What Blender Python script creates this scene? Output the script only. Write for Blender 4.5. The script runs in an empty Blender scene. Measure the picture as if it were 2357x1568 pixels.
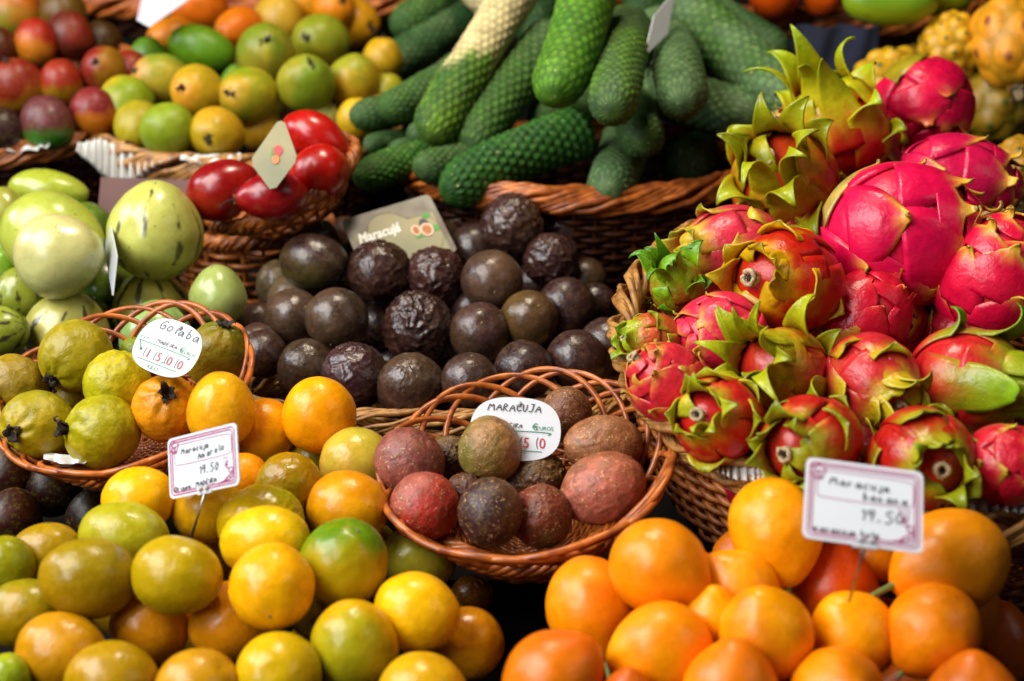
import bpy, math, random
import numpy as np
from mathutils import Vector, Matrix, noise as mnoise

# ---------------------------------------------------------------- camera, world, lamps, exposure
sc = bpy.context.scene
PITCH = math.radians(27); CAM = np.array([0.0, 0.0, 1.75])
RIGHT = np.array([1.0, 0, 0]); UPV = np.array([0, math.sin(PITCH), math.cos(PITCH)]); FWD = np.array([0, math.cos(PITCH), -math.sin(PITCH)])
LENS = 50.0; FD = LENS / 36 * 2356.0
cd = bpy.data.cameras.new('camera'); cam = bpy.data.objects.new('camera', cd); sc.collection.objects.link(cam)
cam.location = CAM; cam.rotation_euler = (math.pi / 2 - PITCH, 0, 0)
cd.lens = LENS; cd.sensor_width = 36; cd.clip_end = 60; cd.clip_start = 0.02
cd.dof.use_dof = True; cd.dof.focus_distance = 1.36; cd.dof.aperture_fstop = 3.6
sc.camera = cam
w = bpy.data.worlds.new('World'); sc.world = w; w.use_nodes = True
w.node_tree.nodes['Background'].inputs[0].default_value = (0.75, 0.85, 1.0, 1); w.node_tree.nodes['Background'].inputs[1].default_value = 0.018
def area(name, loc, target, sx, sy, power, col):
    l = bpy.data.lights.new(name, 'AREA'); l.shape = 'RECTANGLE'; l.size = sx; l.size_y = sy; l.energy = power; l.color = col
    o = bpy.data.objects.new(name, l); sc.collection.objects.link(o); o.location = loc
    o.rotation_euler = (Vector(target) - Vector(loc)).to_track_quat('-Z', 'Y').to_euler()
    return o
area('window_light', (-1.5, 0.75, 2.9), (0, 1.35, 1.1), 1.7, 1.3, 72, (1.0, 0.98, 0.95))
area('front_window_light', (-1.7, -0.6, 2.5), (0, 1.35, 1.1), 0.8, 0.8, 16, (0.82, 0.91, 1.0))
area('side_window_light', (-2.3, 1.75, 2.2), (0, 1.4, 1.0), 0.8, 0.6, 16, (0.82, 0.91, 1.0))
area('hall_light', (1.9, 0.4, 3.0), (0.1, 1.3, 1.1), 1.0, 1.0, 4, (1.0, 0.93, 0.86))
area('ceiling_lamp', (-0.1, 1.85, 2.7), (0.05, 1.35, 1.0), 0.26, 0.26, 16, (1.0, 0.86, 0.66))
sc.view_settings.view_transform = 'Standard'; sc.view_settings.look = 'None'; sc.view_settings.exposure = 0.28; sc.view_settings.gamma = 1
sc.render.engine = 'CYCLES'; sc.cycles.use_denoising = True
try: sc.cycles.denoiser = 'OPENIMAGEDENOISE'
except Exception: pass
sc.cycles.max_bounces = 6; sc.cycles.diffuse_bounces = 3; sc.cycles.glossy_bounces = 3; sc.cycles.sample_clamp_indirect = 4

# ---------------------------------------------------------------- helpers
R = random.Random(7); nr = np.random.default_rng(7)
def P(x, y, d): return CAM + d * FWD + d * (x - 1178) / FD * RIGHT - d * (y - 784) / FD * UPV
def cvec(u, v, w_):                       # a direction given as (to the side, up, towards the viewer)
    a = u * RIGHT + v * UPV - w_ * FWD
    return a / np.linalg.norm(a)
def lin(h):
    h = h.lstrip('#'); c = [int(h[i:i + 2], 16) / 255 for i in (0, 2, 4)]
    return np.array([x / 12.92 if x <= .04045 else ((x + .055) / 1.055) ** 2.4 for x in c])
def _hash(ix, iy, iz, seed):
    h = (ix.astype(np.int64) * 374761393 + iy.astype(np.int64) * 668265263 + iz.astype(np.int64) * 2147483647 + seed * 974634777) & 0xffffffff
    h = ((h ^ (h >> 13)) * 1274126177) & 0xffffffff
    return ((h ^ (h >> 16)) & 0xffff) / 65535.0 * 2 - 1
def vnoise(p, seed=0):
    i = np.floor(p).astype(np.int64); f = p - i; f = f * f * (3 - 2 * f); o = 0
    for dx in (0, 1):
        for dy in (0, 1):
            for dz in (0, 1):
                wt = (f[:, 0] if dx else 1 - f[:, 0]) * (f[:, 1] if dy else 1 - f[:, 1]) * (f[:, 2] if dz else 1 - f[:, 2])
                o = o + wt * _hash(i[:, 0] + dx, i[:, 1] + dy, i[:, 2] + dz, seed)
    return o
def fbm(p, seed=0, oct=3):
    s = 0; a = 1
    for k in range(oct): s = s + a * vnoise(p * 2 ** k + 17.3 * k, seed + k); a *= .5
    return s / 1.5
def sstep(a, b, x): t = np.clip((x - a) / (b - a), 0, 1); return t * t * (3 - 2 * t)
def mesh(name, V, Fc, mat, smooth=True, col=None):
    me = bpy.data.meshes.new(name); V = np.asarray(V, float)
    me.from_pydata(V.tolist() if len(V) < 3 else V.tolist(), [], [tuple(f) for f in Fc])
    if smooth: me.polygons.foreach_set('use_smooth', [True] * len(me.polygons))
    if col is not None:
        a = me.color_attributes.new('Col', 'FLOAT_COLOR', 'POINT')
        c4 = np.ones((len(V), 4)); c4[:, :3] = np.clip(col, 0, 1) ** 1.12; a.data.foreach_set('color', c4.ravel())
    if mat: me.materials.append(mat)
    me.update(); return me
def ob(name, me, parent=None, label=None, cat=None, group=None, kind=None):
    o = bpy.data.objects.new(name, me); sc.collection.objects.link(o)
    if parent is not None: o.parent = parent
    tag(o, label, cat, group, kind); return o
def tag(o, label=None, cat=None, group=None, kind=None):
    if label: o['label'] = label
    if cat: o['category'] = cat
    if group: o['group'] = group
    if kind: o['kind'] = kind
def grid_faces(nu, nv, wrap=True, off=0):   # rows nv, columns nu
    F = []
    for j in range(nv - 1):
        for i in range(nu if wrap else nu - 1):
            a = j * nu + i; b = j * nu + (i + 1) % nu
            F.append((off + a, off + b, off + b + nu, off + a + nu))
    return F
_sph = {}
def sphere(nu, nv):                        # unit directions + faces, pole along z
    if (nu, nv) not in _sph:
        th = np.linspace(0.0, math.pi, nv); th[0] = .012; th[-1] = math.pi - .012
        ph = np.arange(nu) * 2 * math.pi / nu
        T, Ph = np.meshgrid(th, ph, indexing='ij')
        D = np.stack([np.sin(T) * np.cos(Ph), np.sin(T) * np.sin(Ph), np.cos(T)], -1).reshape(-1, 3)
        Fc = [tuple(reversed(f)) for f in grid_faces(nu, nv)]
        Fc.append(tuple(range(nu))); Fc.append(tuple(reversed(range((nv - 1) * nu, nv * nu))))
        _sph[(nu, nv)] = (D, Fc)
    return _sph[(nu, nv)]
def tubes(paths, sides=6):
    """paths: list of (N x 3 points, radius or array, closed)."""
    V = []; Fc = []; off = 0
    for it in paths:
        pts, rad = np.asarray(it[0], float), it[1]; closed = it[2] if len(it) > 2 else False
        n = len(pts); rad = np.broadcast_to(np.asarray(rad, float), (n,))
        t = (np.roll(pts, -1, 0) - np.roll(pts, 1, 0)) if closed else np.gradient(pts, axis=0)
        t /= np.linalg.norm(t, axis=1)[:, None] + 1e-12
        ref = np.array([0.13, 0.21, 0.97]); b = np.cross(t, ref); bad = np.linalg.norm(b, axis=1) < .05
        b[bad] = np.cross(t[bad], [1, 0, 0]); b /= np.linalg.norm(b, axis=1)[:, None]; c = np.cross(t, b)
        an = np.arange(sides) * 2 * math.pi / sides
        ring = pts[:, None] + rad[:, None, None] * (np.cos(an)[None, :, None] * b[:, None] + np.sin(an)[None, :, None] * c[:, None])
        V.append(ring.reshape(-1, 3)); Fc += grid_faces(sides, n, True, off)
        if closed:
            for i in range(sides):
                a = (n - 1) * sides + i; a2 = (n - 1) * sides + (i + 1) % sides
                Fc.append((off + a, off + a2, off + (i + 1) % sides, off + i))
        else: Fc.append(tuple(off + i for i in range(sides))[::-1]); Fc.append(tuple(off + (n - 1) * sides + i for i in range(sides)))
        off += n * sides
    return np.concatenate(V), Fc
def merge(parts):
    V = []; Fc = []; off = 0
    for v, f in parts:
        v = np.asarray(v, float); V.append(v); Fc += [tuple(i + off for i in q) for q in f]; off += len(v)
    return np.concatenate(V), Fc
def frame_from(z, spin=0.0, ref=None):
    z = np.array(z, float); z /= np.linalg.norm(z)
    ref = np.array(ref if ref is not None else (0.1, 0.2, 1.0)); x = np.cross(ref, z)
    if np.linalg.norm(x) < 1e-3: x = np.cross([1, 0, 0], z)
    x /= np.linalg.norm(x); y = np.cross(z, x); c, s = math.cos(spin), math.sin(spin)
    return np.stack([c * x + s * y, -s * x + c * y, z], 1)
def set_mat(o, M3, loc, scale=1.0):
    M = Matrix([[*(M3[i] * scale), loc[i]] for i in range(3)] + [[0, 0, 0, 1]]); o.matrix_world = M

# ---------------------------------------------------------------- materials
def nt(name):
    m = bpy.data.materials.new(name); m.use_nodes = True; n = m.node_tree.nodes; l = m.node_tree.links
    return m, n, l, n['Principled BSDF']
def skin(name, rough=.35, fleck='5a3a10', fleck_amt=.35, fleck_scale=26, fleck_size=.16, bump=.08, bscale=7, fine=.04, var=.14, coat=0.0, spec=.5, sss=0.0, blot=None, blot_amt=.0, roughvar=.12):
    """fruit skin: vertex colour, mottled by noise, flecked by small irregular spots, with a dimpled bump."""
    m, n, l, b = nt(name)
    ca = n.new('ShaderNodeVertexColor'); ca.layer_name = 'Col'
    tc = n.new('ShaderNodeTexCoord'); oi = n.new('ShaderNodeObjectInfo')
    mp = n.new('ShaderNodeVectorMath'); mp.operation = 'ADD'; l.new(tc.outputs['Object'], mp.inputs[0])
    mu = n.new('ShaderNodeMath'); mu.operation = 'MULTIPLY'; mu.inputs[1].default_value = 37; l.new(oi.outputs['Random'], mu.inputs[0]); l.new(mu.outputs[0], mp.inputs[1])
    no = n.new('ShaderNodeTexNoise'); no.inputs['Scale'].default_value = 2.6; no.inputs['Detail'].default_value = 8; no.inputs['Roughness'].default_value = .68; l.new(mp.outputs[0], no.inputs['Vector'])
    hv = n.new('ShaderNodeHueSaturation'); l.new(ca.outputs[0], hv.inputs['Color'])
    mr = n.new('ShaderNodeMapRange'); mr.inputs[1].default_value = .3; mr.inputs[2].default_value = .7; mr.inputs[3].default_value = 1 - var * 1.6; mr.inputs[4].default_value = 1 + var
    l.new(no.outputs[0], mr.inputs[0]); l.new(mr.outputs[0], hv.inputs['Value'])
    last = hv.outputs[0]
    if blot:
        n2 = n.new('ShaderNodeTexNoise'); n2.inputs['Scale'].default_value = 6; n2.inputs['Detail'].default_value = 10; n2.inputs['Roughness'].default_value = .75; l.new(mp.outputs[0], n2.inputs['Vector'])
        r2 = n.new('ShaderNodeMapRange'); r2.inputs[1].default_value = .5; r2.inputs[2].default_value = .66; r2.inputs[4].default_value = blot_amt; l.new(n2.outputs[0], r2.inputs[0])
        mx = n.new('ShaderNodeMixRGB'); l.new(r2.outputs[0], mx.inputs[0]); l.new(last, mx.inputs[1]); mx.inputs[2].default_value = (*lin(blot), 1); last = mx.outputs[0]
    vo = n.new('ShaderNodeTexVoronoi'); vo.inputs['Scale'].default_value = fleck_scale; vo.inputs['Randomness'].default_value = 1
    l.new(mp.outputs[0], vo.inputs['Vector'])
    n3 = n.new('ShaderNodeTexNoise'); n3.inputs['Scale'].default_value = 4.5; n3.inputs['Detail'].default_value = 3; l.new(mp.outputs[0], n3.inputs['Vector'])
    ad = n.new('ShaderNodeMapRange'); ad.inputs[1].default_value = .42; ad.inputs[2].default_value = .72; ad.inputs[3].default_value = 0; ad.inputs[4].default_value = fleck_size * 1.8; l.new(n3.outputs[0], ad.inputs[0])
    lt = n.new('ShaderNodeMath'); lt.operation = 'LESS_THAN'; l.new(vo.outputs['Distance'], lt.inputs[0]); l.new(ad.outputs[0], lt.inputs[1])
    m4 = n.new('ShaderNodeMath'); m4.operation = 'MULTIPLY'; m4.inputs[1].default_value = fleck_amt; l.new(lt.outputs[0], m4.inputs[0])
    mx = n.new('ShaderNodeMixRGB'); l.new(m4.outputs[0], mx.inputs[0]); l.new(last, mx.inputs[1]); mx.inputs[2].default_value = (*lin(fleck), 1)
    l.new(mx.outputs[0], b.inputs['Base Color'])
    rr = n.new('ShaderNodeMapRange'); rr.inputs[1].default_value = .3; rr.inputs[2].default_value = .7; rr.inputs[3].default_value = rough - roughvar * .5; rr.inputs[4].default_value = rough + roughvar
    l.new(no.outputs[0], rr.inputs[0]); l.new(rr.outputs[0], b.inputs['Roughness'])
    b.inputs['Specular IOR Level'].default_value = spec
    if coat: b.inputs['Coat Weight'].default_value = coat; b.inputs['Coat Roughness'].default_value = .18
    if sss:
        b.inputs['Subsurface Weight'].default_value = sss; b.inputs['Subsurface Radius'].default_value = (.5, .25, .08); b.inputs['Subsurface Scale'].default_value = .01
    nb = n.new('ShaderNodeTexNoise'); nb.inputs['Scale'].default_value = bscale; nb.inputs['Detail'].default_value = 3; l.new(mp.outputs[0], nb.inputs['Vector'])
    nf = n.new('ShaderNodeTexNoise'); nf.inputs['Scale'].default_value = bscale * 7; nf.inputs['Detail'].default_value = 2; l.new(mp.outputs[0], nf.inputs['Vector'])
    b1 = n.new('ShaderNodeBump'); b1.inputs['Strength'].default_value = min(1, bump * 4); b1.inputs['Distance'].default_value = .05 * .035; l.new(nb.outputs[0], b1.inputs['Height'])
    b2 = n.new('ShaderNodeBump'); b2.inputs['Strength'].default_value = min(1, fine * 4); b2.inputs['Distance'].default_value = .012 * .035; l.new(nf.outputs[0], b2.inputs['Height']); l.new(b1.outputs[0], b2.inputs['Normal'])
    l.new(b2.outputs[0], b.inputs['Normal'])
    return m
def plain(name, hexc, rough=.6, var=.25, scale=40, bump=.2, dist=.0006, metal=0, hex2=None, stretch=None, spec=.5):
    m, n, l, b = nt(name); tc = n.new('ShaderNodeTexCoord'); no = n.new('ShaderNodeTexNoise'); no.inputs['Scale'].default_value = scale; no.inputs['Detail'].default_value = 6
    if stretch:
        mp = n.new('ShaderNodeMapping'); mp.inputs['Scale'].default_value = stretch; l.new(tc.outputs['Object'], mp.inputs[0]); l.new(mp.outputs[0], no.inputs['Vector'])
    else: l.new(tc.outputs['Object'], no.inputs['Vector'])
    c = lin(hexc); c2 = lin(hex2) if hex2 else c * (1 - var)
    mr = n.new('ShaderNodeMapRange'); mr.inputs[1].default_value = .35; mr.inputs[2].default_value = .65; l.new(no.outputs[0], mr.inputs[0])
    mx = n.new('ShaderNodeMixRGB'); mx.inputs[1].default_value = (*c, 1); mx.inputs[2].default_value = (*c2, 1); l.new(mr.outputs[0], mx.inputs[0]); l.new(mx.outputs[0], b.inputs['Base Color'])
    b.inputs['Roughness'].default_value = rough; b.inputs['Metallic'].default_value = metal; b.inputs['Specular IOR Level'].default_value = spec
    if bump:
        bp = n.new('ShaderNodeBump'); bp.inputs['Strength'].default_value = bump; bp.inputs['Distance'].default_value = dist; l.new(no.outputs[0], bp.inputs['Height']); l.new(bp.outputs[0], b.inputs['Normal'])
    return m
MT = dict(
 yellow=skin('passion_fruit_skin_yellow', rough=.25, spec=.38, fleck='7a4a10', fleck_amt=.6, fleck_scale=14, fleck_size=.12, bump=.12, bscale=3.5, fine=.03, var=.12, blot='bc8a0a', blot_amt=.3),
 orange=skin('granadilla_skin', rough=.3, spec=.38, fleck='8a3a05', fleck_amt=.5, fleck_scale=14, fleck_size=.11, bump=.1, bscale=3.5, fine=.1, var=.1, blot='e06a08', blot_amt=.4, sss=.06),
 purple=skin('passion_fruit_skin_purple', rough=.28, fleck='a88a50', fleck_amt=.8, fleck_scale=15, fleck_size=.12, bump=.12, bscale=5, fine=.05, var=.3, blot='6e4e38', blot_amt=.5, spec=.55),
 red=skin('passion_fruit_skin_speckled', rough=.42, fleck='d8a878', fleck_amt=.6, fleck_scale=13, fleck_size=.26, bump=.2, bscale=6, fine=.12, var=.35, blot='7a5a2c', blot_amt=.7),
 guava=skin('guava_skin', rough=.36, spec=.38, fleck='4a4210', fleck_amt=.45, fleck_scale=16, fleck_size=.13, bump=.2, bscale=4.5, fine=.1, var=.2, blot='8a7a10', blot_amt=.5),
 mango=skin('mango_skin', rough=.38, spec=.35, fleck='6a5a14', fleck_amt=.35, fleck_scale=14, fleck_size=.12, bump=.06, bscale=4, fine=.03, var=.15, blot='7d7a18', blot_amt=.35),
 tamarillo=skin('tamarillo_skin', rough=.25, fleck='6a0a06', fleck_amt=.3, fleck_scale=16, fleck_size=.08, bump=.05, bscale=3, fine=.02, var=.14, blot='a02010', blot_amt=.3, coat=.12),
 pepino=skin('pepino_skin', rough=.27, fleck='5c4a30', fleck_amt=.75, fleck_scale=7, fleck_size=.12, bump=.06, bscale=3, fine=.02, var=.1, blot='a9b060', blot_amt=.25, coat=.25),
 dragon=skin('dragon_fruit_skin', rough=.27, spec=.42, fleck='f0a0a0', fleck_amt=.2, fleck_scale=24, fleck_size=.1, bump=.22, bscale=3.2, fine=.06, var=.16, blot='8a1030', blot_amt=.3),
 bract=skin('dragon_fruit_bract', rough=.3, spec=.42, fleck='5a4a20', fleck_amt=.4, fleck_scale=14, fleck_size=.1, bump=.25, bscale=4, fine=.08, var=.2),
 pitaya=skin('yellow_pitaya_skin', rough=.45, fleck='6a5010', fleck_amt=.35, fleck_scale=18, fleck_size=.1, bump=.15, bscale=5, fine=.06, var=.18, blot='8a6a10', blot_amt=.35),
 monstera=skin('monstera_fruit_skin', rough=.6, spec=.25, fleck='d8cf8a', fleck_amt=.7, fleck_scale=7, fleck_size=.13, bump=.12, bscale=12, fine=.08, var=.22),
 banana=skin('banana_skin', rough=.4, fleck='5a5a10', fleck_amt=.3, var=.1),
)
for k_, v_ in (('calyx', ('2c1c10', .8, .5, 30, .6, .002)), ('stem', ('6f7a2a', .6, .4, 30, .4, .001)), ('drystem', ('8f7a58', .8, .4, 60, .7, .002)), ('greenstem', ('4f5f25', .6, .4, 30, .3, .001))):
    MT[k_] = plain(k_ + '_material', v_[0], v_[1], v_[2], v_[3], v_[4], v_[5])
MT['wick_orange'] = plain('varnished_willow', 'c06a28', .33, .5, 60, .35, .0005, hex2='7c3812')
MT['wick_straw'] = plain('pale_willow', 'b98746', .42, .5, 70, .4, .0005, hex2='7a4a1c')
MT['wick_rim'] = plain('golden_willow', 'b86a28', .38, .5, 60, .4, .0006, hex2='7a3c12')
MT['wick_dark'] = plain('dark_willow', '4a2410', .5, .5, 60, .4, .0005, hex2='200d05', spec=.15)
MT['wood'] = plain('dark_stall_wood', '0a0604', .85, .5, 8, .3, .001, stretch=(1, 8, 8), spec=.15)
MT['box'] = plain('worn_painted_board', '6a4a46', .8, .4, 12, .3, .001, hex2='543a34')
MT['paper'] = plain('white_paper', 'd9d9d6', .7, .12, 30, .3, .001)
MT['plastic'] = plain('white_plastic', 'd6dae0', .55, .05, 8, .03, .0002)
MT['ink'] = plain('black_ink', '15151c', .5, 0, 8, 0)
MT['green_ink'] = plain('green_ink', '0c7a4a', .5, 0, 8, 0)
MT['red_ink'] = plain('red_ink', 'c01a1e', .5, 0, 8, 0)
MT['pink_ink'] = plain('magenta_ink', 'a8326c', .5, 0, 8, 0)
MT['white_ink'] = plain('white_print', 'f0ede4', .5, 0, 8, 0)
MT['metal'] = plain('steel_wire', 'b8b8b8', .3, .2, 8, 0, metal=.9)
MT['clear'] = plain('clear_clip', 'cfd3d6', .2, .1, 8, 0)
MT['card'] = plain('weathered_card', '7d7766', .45, .3, 26, .3, .0006, hex2='4b3c2c')
MT['card_print'] = plain('card_print', '94885a', .45, .2, 12, .1, .0003, hex2='70704a')
MT['blue'] = plain('navy_cloth', '0a1230', .9, .5, 30, .3, .002)
# ---------------------------------------------------------------- where things stand
def D(x, y): return 1 / (.435 + 3.02e-4 * y)
def plane_d(o, n, x, y):                   # depth at which the view ray of (x, y) meets the plane through o with normal n
    r = FWD + (x - 1178) / FD * RIGHT - (y - 784) / FD * UPV
    return float(np.dot(np.array(o) - CAM, n) / np.dot(r, n))
def settle(items, spring=.12, it=60, k=.8):
    """items: list of dicts x,y,r,seg (half segment px vector),d0; later ones lie nearer. Moves them along the line of sight until they touch instead of running through each other."""
    n = len(items); d = [i['d0'] for i in items]
    def sd(a, b):
        best = 1e9
        for s in (-1, -.5, 0, .5, 1):
            for t in (-1, -.5, 0, .5, 1):
                dx = a['x'] + s * a['seg'][0] - b['x'] - t * b['seg'][0]; dy = a['y'] + s * a['seg'][1] - b['y'] - t * b['seg'][1]
                best = min(best, math.hypot(dx, dy))
                if a['seg'] == (0, 0) and b['seg'] == (0, 0): return best
        return best
    pr = []
    for i in range(n):
        for j in range(i + 1, n):
            q = sd(items[i], items[j]); S = items[i]['r'] + items[j]['r']
            if q < S * .97: pr.append((i, j, math.sqrt(S * S - q * q) * k))
    for _ in range(it):
        for i, j, g in pr:
            need = g * (d[i] + d[j]) / 2 / FD; c = need - (d[i] - d[j])
            if c > 0: d[i] += c * .5; d[j] -= c * .5
        if _ < it - 12:
            for i in range(n): d[i] += (items[i]['d0'] - d[i]) * spring
    return d

# ---------------------------------------------------------------- fruit bodies (unit radius across, pole along +z)
def body(kind, L, c1, c2, opt, seed):
    c1 = lin(c1); c2 = lin(c2) if c2 else c1 * .8
    if kind == 'yellow': c1, c2 = c1 * [1.05, 1.06, 1], c2 * [1.08, 1.06, 1]
    if kind in ('guava', 'pepino'): c1, c2 = c1 * [1.14, 1.02, .8], c2 * [1.14, 1.02, .8]
    if kind == 'orange': L *= 1.07; c1, c2 = c1 * [1, 1.14, 1], c2 * [1, 1.14, 1]
    if kind == 'purple': c1, c2 = c1 * .66 + lin('3c2026') * .34, c2 * .66 + lin('301a1e') * .34
    hi = opt.get('wrinkle') or kind in ('pitaya', 'guava')
    nu, nv = (112, 72) if hi else (56, 36)
    if opt.get('stripes'): nu, nv = 144, 72
    Dn, Fc = sphere(nu, nv); z = Dn[:, 2]; rho = np.ones(len(Dn)); sh = seed * 3.7
    rr = 1 + .034 * fbm(Dn * 1.3 + sh, seed, 2) + .010 * fbm(Dn * 3.1 + sh, seed + 4, 2)
    V = Dn * rr[:, None]; V[:, 2] *= L
    if kind == 'orange':                  # drawn out towards the stalk
        t = np.clip((z - .35) / .65, 0, 1); V[:, 2] += .14 * t ** 4; V[:, :2] *= (1 - .10 * t ** 1.5)[:, None]
    if kind == 'tamarillo':
        V[:, :2] *= (1 - .22 * np.abs(z) ** 3)[:, None] * (1 - .10 * z)[:, None]
    if kind == 'mango':
        V[:, :2] *= (1 - .10 * z)[:, None]; V[:, 0] *= .93
        q = np.exp(-((1 - z) / .035)); V[:, 2] -= .05 * q
    if kind == 'pepino':
        V[:, :2] *= (1 - .13 * z - .05 * z * z)[:, None]; az = np.arctan2(Dn[:, 1], Dn[:, 0]); V[:, :2] *= (1 + .02 * np.cos(3 * az + sh) * (1 - np.abs(z)))[:, None]
    if kind in ('yellow', 'purple', 'red'):
        q = np.exp(-((1 - z) / .02)); V[:, 2] -= .035 * q * L
        V[:, :2] *= (1 - .05 * z)[:, None]
    if kind == 'guava':
        az = np.arctan2(Dn[:, 1], Dn[:, 0]); V *= (1 + .022 * np.sin(az * 7 + 2 * fbm(Dn * 2, seed)) * sstep(.2, .9, z) * sstep(1, .93, z))[:, None]
        V *= (1 + .022 * fbm(Dn * 5 + sh, seed, 3))[:, None]; q = np.exp(-((1 - z) / .03)); V[:, 2] -= .06 * q
    wr = opt.get('wrinkle', 0)
    if wr:                                # shrivelled skin: sharp folds between smoother dents
        Q = Dn * 2.6 + sh + .7 * np.stack([fbm(Dn * 2.2 + sh + k * 9, seed + k, 2) for k in range(3)], 1)
        a = 1 - np.abs(vnoise(Q * 1.5, seed)) * 2.2; b_ = 1 - np.abs(vnoise(Q * 3.1 + 5, seed + 9)) * 2.2
        f = np.clip(a, -.6, 1) ** 3 * .075 + np.clip(b_, -.5, 1) ** 3 * .026
        side = sstep(-.5, .35, fbm(Dn * 1.1 + sh * 1.7, seed + 3, 2) + .35)
        V *= (1 + wr * (f * (.35 + .65 * side) + .03 * fbm(Dn * 2.5 + sh, seed + 5)))[:, None]
    if kind == 'pitaya':
        N = opt.get('knobs', 34); i = np.arange(N) + .5; zz = 1 - 2 * i / N; aa = i * 2.399963 + sh
        K = np.stack([np.sqrt(1 - zz ** 2) * np.cos(aa), np.sqrt(1 - zz ** 2) * np.sin(aa), zz], 1)
        dt = np.arccos(np.clip(Dn @ K.T, -1, 1)).min(1); s = 1.9 / math.sqrt(N)
        h = np.clip(1 - dt / s, 0, 1); V *= (1 + opt.get('kh', .13) * h ** .9)[:, None]
    # colour of the skin itself: ripeness patches
    dr = np.array(opt.get('cdir', [math.cos(seed * 2.1), math.sin(seed * 2.1), -.3])); dr = dr / np.linalg.norm(dr)
    mk = Dn @ dr * opt.get('cgrad', .55) + .55 * fbm(Dn * 1.6 + sh, seed + 31, 3) + opt.get('cbias', 0)
    mk = sstep(-.25, .55, mk)[:, None] * opt.get('cmix', 1)
    col = c1 * (1 - mk) + c2 * mk
    if 'c3' in opt:
        m3 = sstep(opt.get('c3a', .5), 1.0, z + .12 * fbm(Dn * 3 + sh, seed + 8))[:, None]; col = col * (1 - m3) + lin(opt['c3']) * m3
    if opt.get('stripes'):
        az = np.arctan2(Dn[:, 1], Dn[:, 0]); ns = 9
        s_ = np.cos(az * ns + 1.2 * fbm(Dn * 2.5 + sh, seed + 2)) + .7 * fbm(Dn * np.array([5, 5, 2.5]) + sh, seed + 6)
        m4 = (sstep(.72 + .42 * (1 - opt['stripes']), .86 + .42 * (1 - opt['stripes']), s_))[:, None] * .9; col = col * (1 - m4) + lin('3a2a2c') * m4
    if kind == 'pitaya':
        m5 = sstep(.62, .9, h)[:, None]; col = col * (1 - m5) + lin(opt.get('knobc', '4a5a14')) * m5
        m6 = (sstep(.30, .0, h) * .45)[:, None]; col = col * (1 - m6) + lin('8a7a18') * m6
    return V, Fc, col
def star_calyx(n=5, r=.2, h=.1, seed=1, lift=.6):      # dried calyx: a ring of ragged sepals round a sunken disc
    V, Fc = [], []; rg = random.Random(seed); m = 4
    for k in range(n):
        a0 = 2 * math.pi * (k + .15 * rg.uniform(-1, 1)) / n; ln = r * rg.uniform(.75, 1.35); up = h * rg.uniform(.4, 1.7) * lift; base = len(V); tw = rg.uniform(-.3, .3)
        for i in range(m + 1):
            t = i / m; wd = r * .62 * (1 - t ** 1.6) + .01; rr_ = r * .35 + ln * t; zz = up * math.sin(t * 2.2 + .1) * (1 + tw)
            for s in (-1, 0, 1):
                V.append((rr_ * math.cos(a0) - s * wd * math.sin(a0), rr_ * math.sin(a0) + s * wd * math.cos(a0), zz + .025 * (s == 0) - .012))
        for i in range(m):
            for s in (0, 1):
                q = base + i * 3 + s; Fc.append((q, q + 1, q + 4, q + 3))
        # give each sepal a back
        nb = len(V)
        for q in range(base, nb): x, y, z_ = V[q]; V.append((x * .97, y * .97, z_ - .03))
        o = nb - base
        for i in range(m):
            for s in (0, 1):
                q = base + o + i * 3 + s; Fc.append((q, q + 3, q + 4, q + 1))
        for i in range(m):
            a = base + i * 3; Fc.append((a, a + 3, a + 3 + o, a + o)); a += 2; Fc.append((a + 3, a, a + o, a + 3 + o))
    tv, tf = tubes([([(0, 0, -.06), (0, 0, .02), (0, 0, .03)], [r * .55, r * .5, r * .15])], 10)
    return merge([(np.array(V), Fc), (tv, tf)])
def stalk(pts, r0, r1, sides=8):
    pts = np.array(pts, float); n = len(pts); t = np.linspace(0, 1, 12); k = np.linspace(0, 1, n)
    q = np.stack([np.interp(t, k, pts[:, i]) for i in range(3)], 1); rr_ = np.linspace(r0, r1, 12); rr_[-1] *= 1.15; rr_[0] *= 1.35
    return tubes([(q, rr_)], sides)
GROUPS = dict(yellow='yellow passion fruit heaped together', orange='orange granadillas heaped together', purple='purple passion fruit heaped in the wicker basket', red='speckled passion fruit in the loop edged basket', guava='guavas in the loop edged basket',
              mango='yellow green mangoes in their basket', redmango='red mangoes in their basket', tamarillo='red tamarillos in their basket', pepino='pepino melons heaped together', dragon='dragon fruit heaped together', pitaya='yellow pitayas heaped together', monstera='green monstera fruit stacked in the basket', dark='dark fruit in the shade under the guava basket')
CATS = dict(yellow='passion fruit', orange='granadilla', purple='passion fruit', red='passion fruit', guava='guava', mango='mango', tamarillo='tamarillo', pepino='pepino melon', dragon='dragon fruit', pitaya='yellow pitaya', monstera='monstera fruit')
NAMES = dict(yellow='yellow_passion_fruit', orange='granadilla', purple='purple_passion_fruit', red='speckled_passion_fruit', guava='guava', mango='mango', tamarillo='tamarillo', pepino='pepino_melon', dragon='dragon_fruit', pitaya='yellow_pitaya', monstera='monstera_fruit')
SEED = [0]
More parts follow.
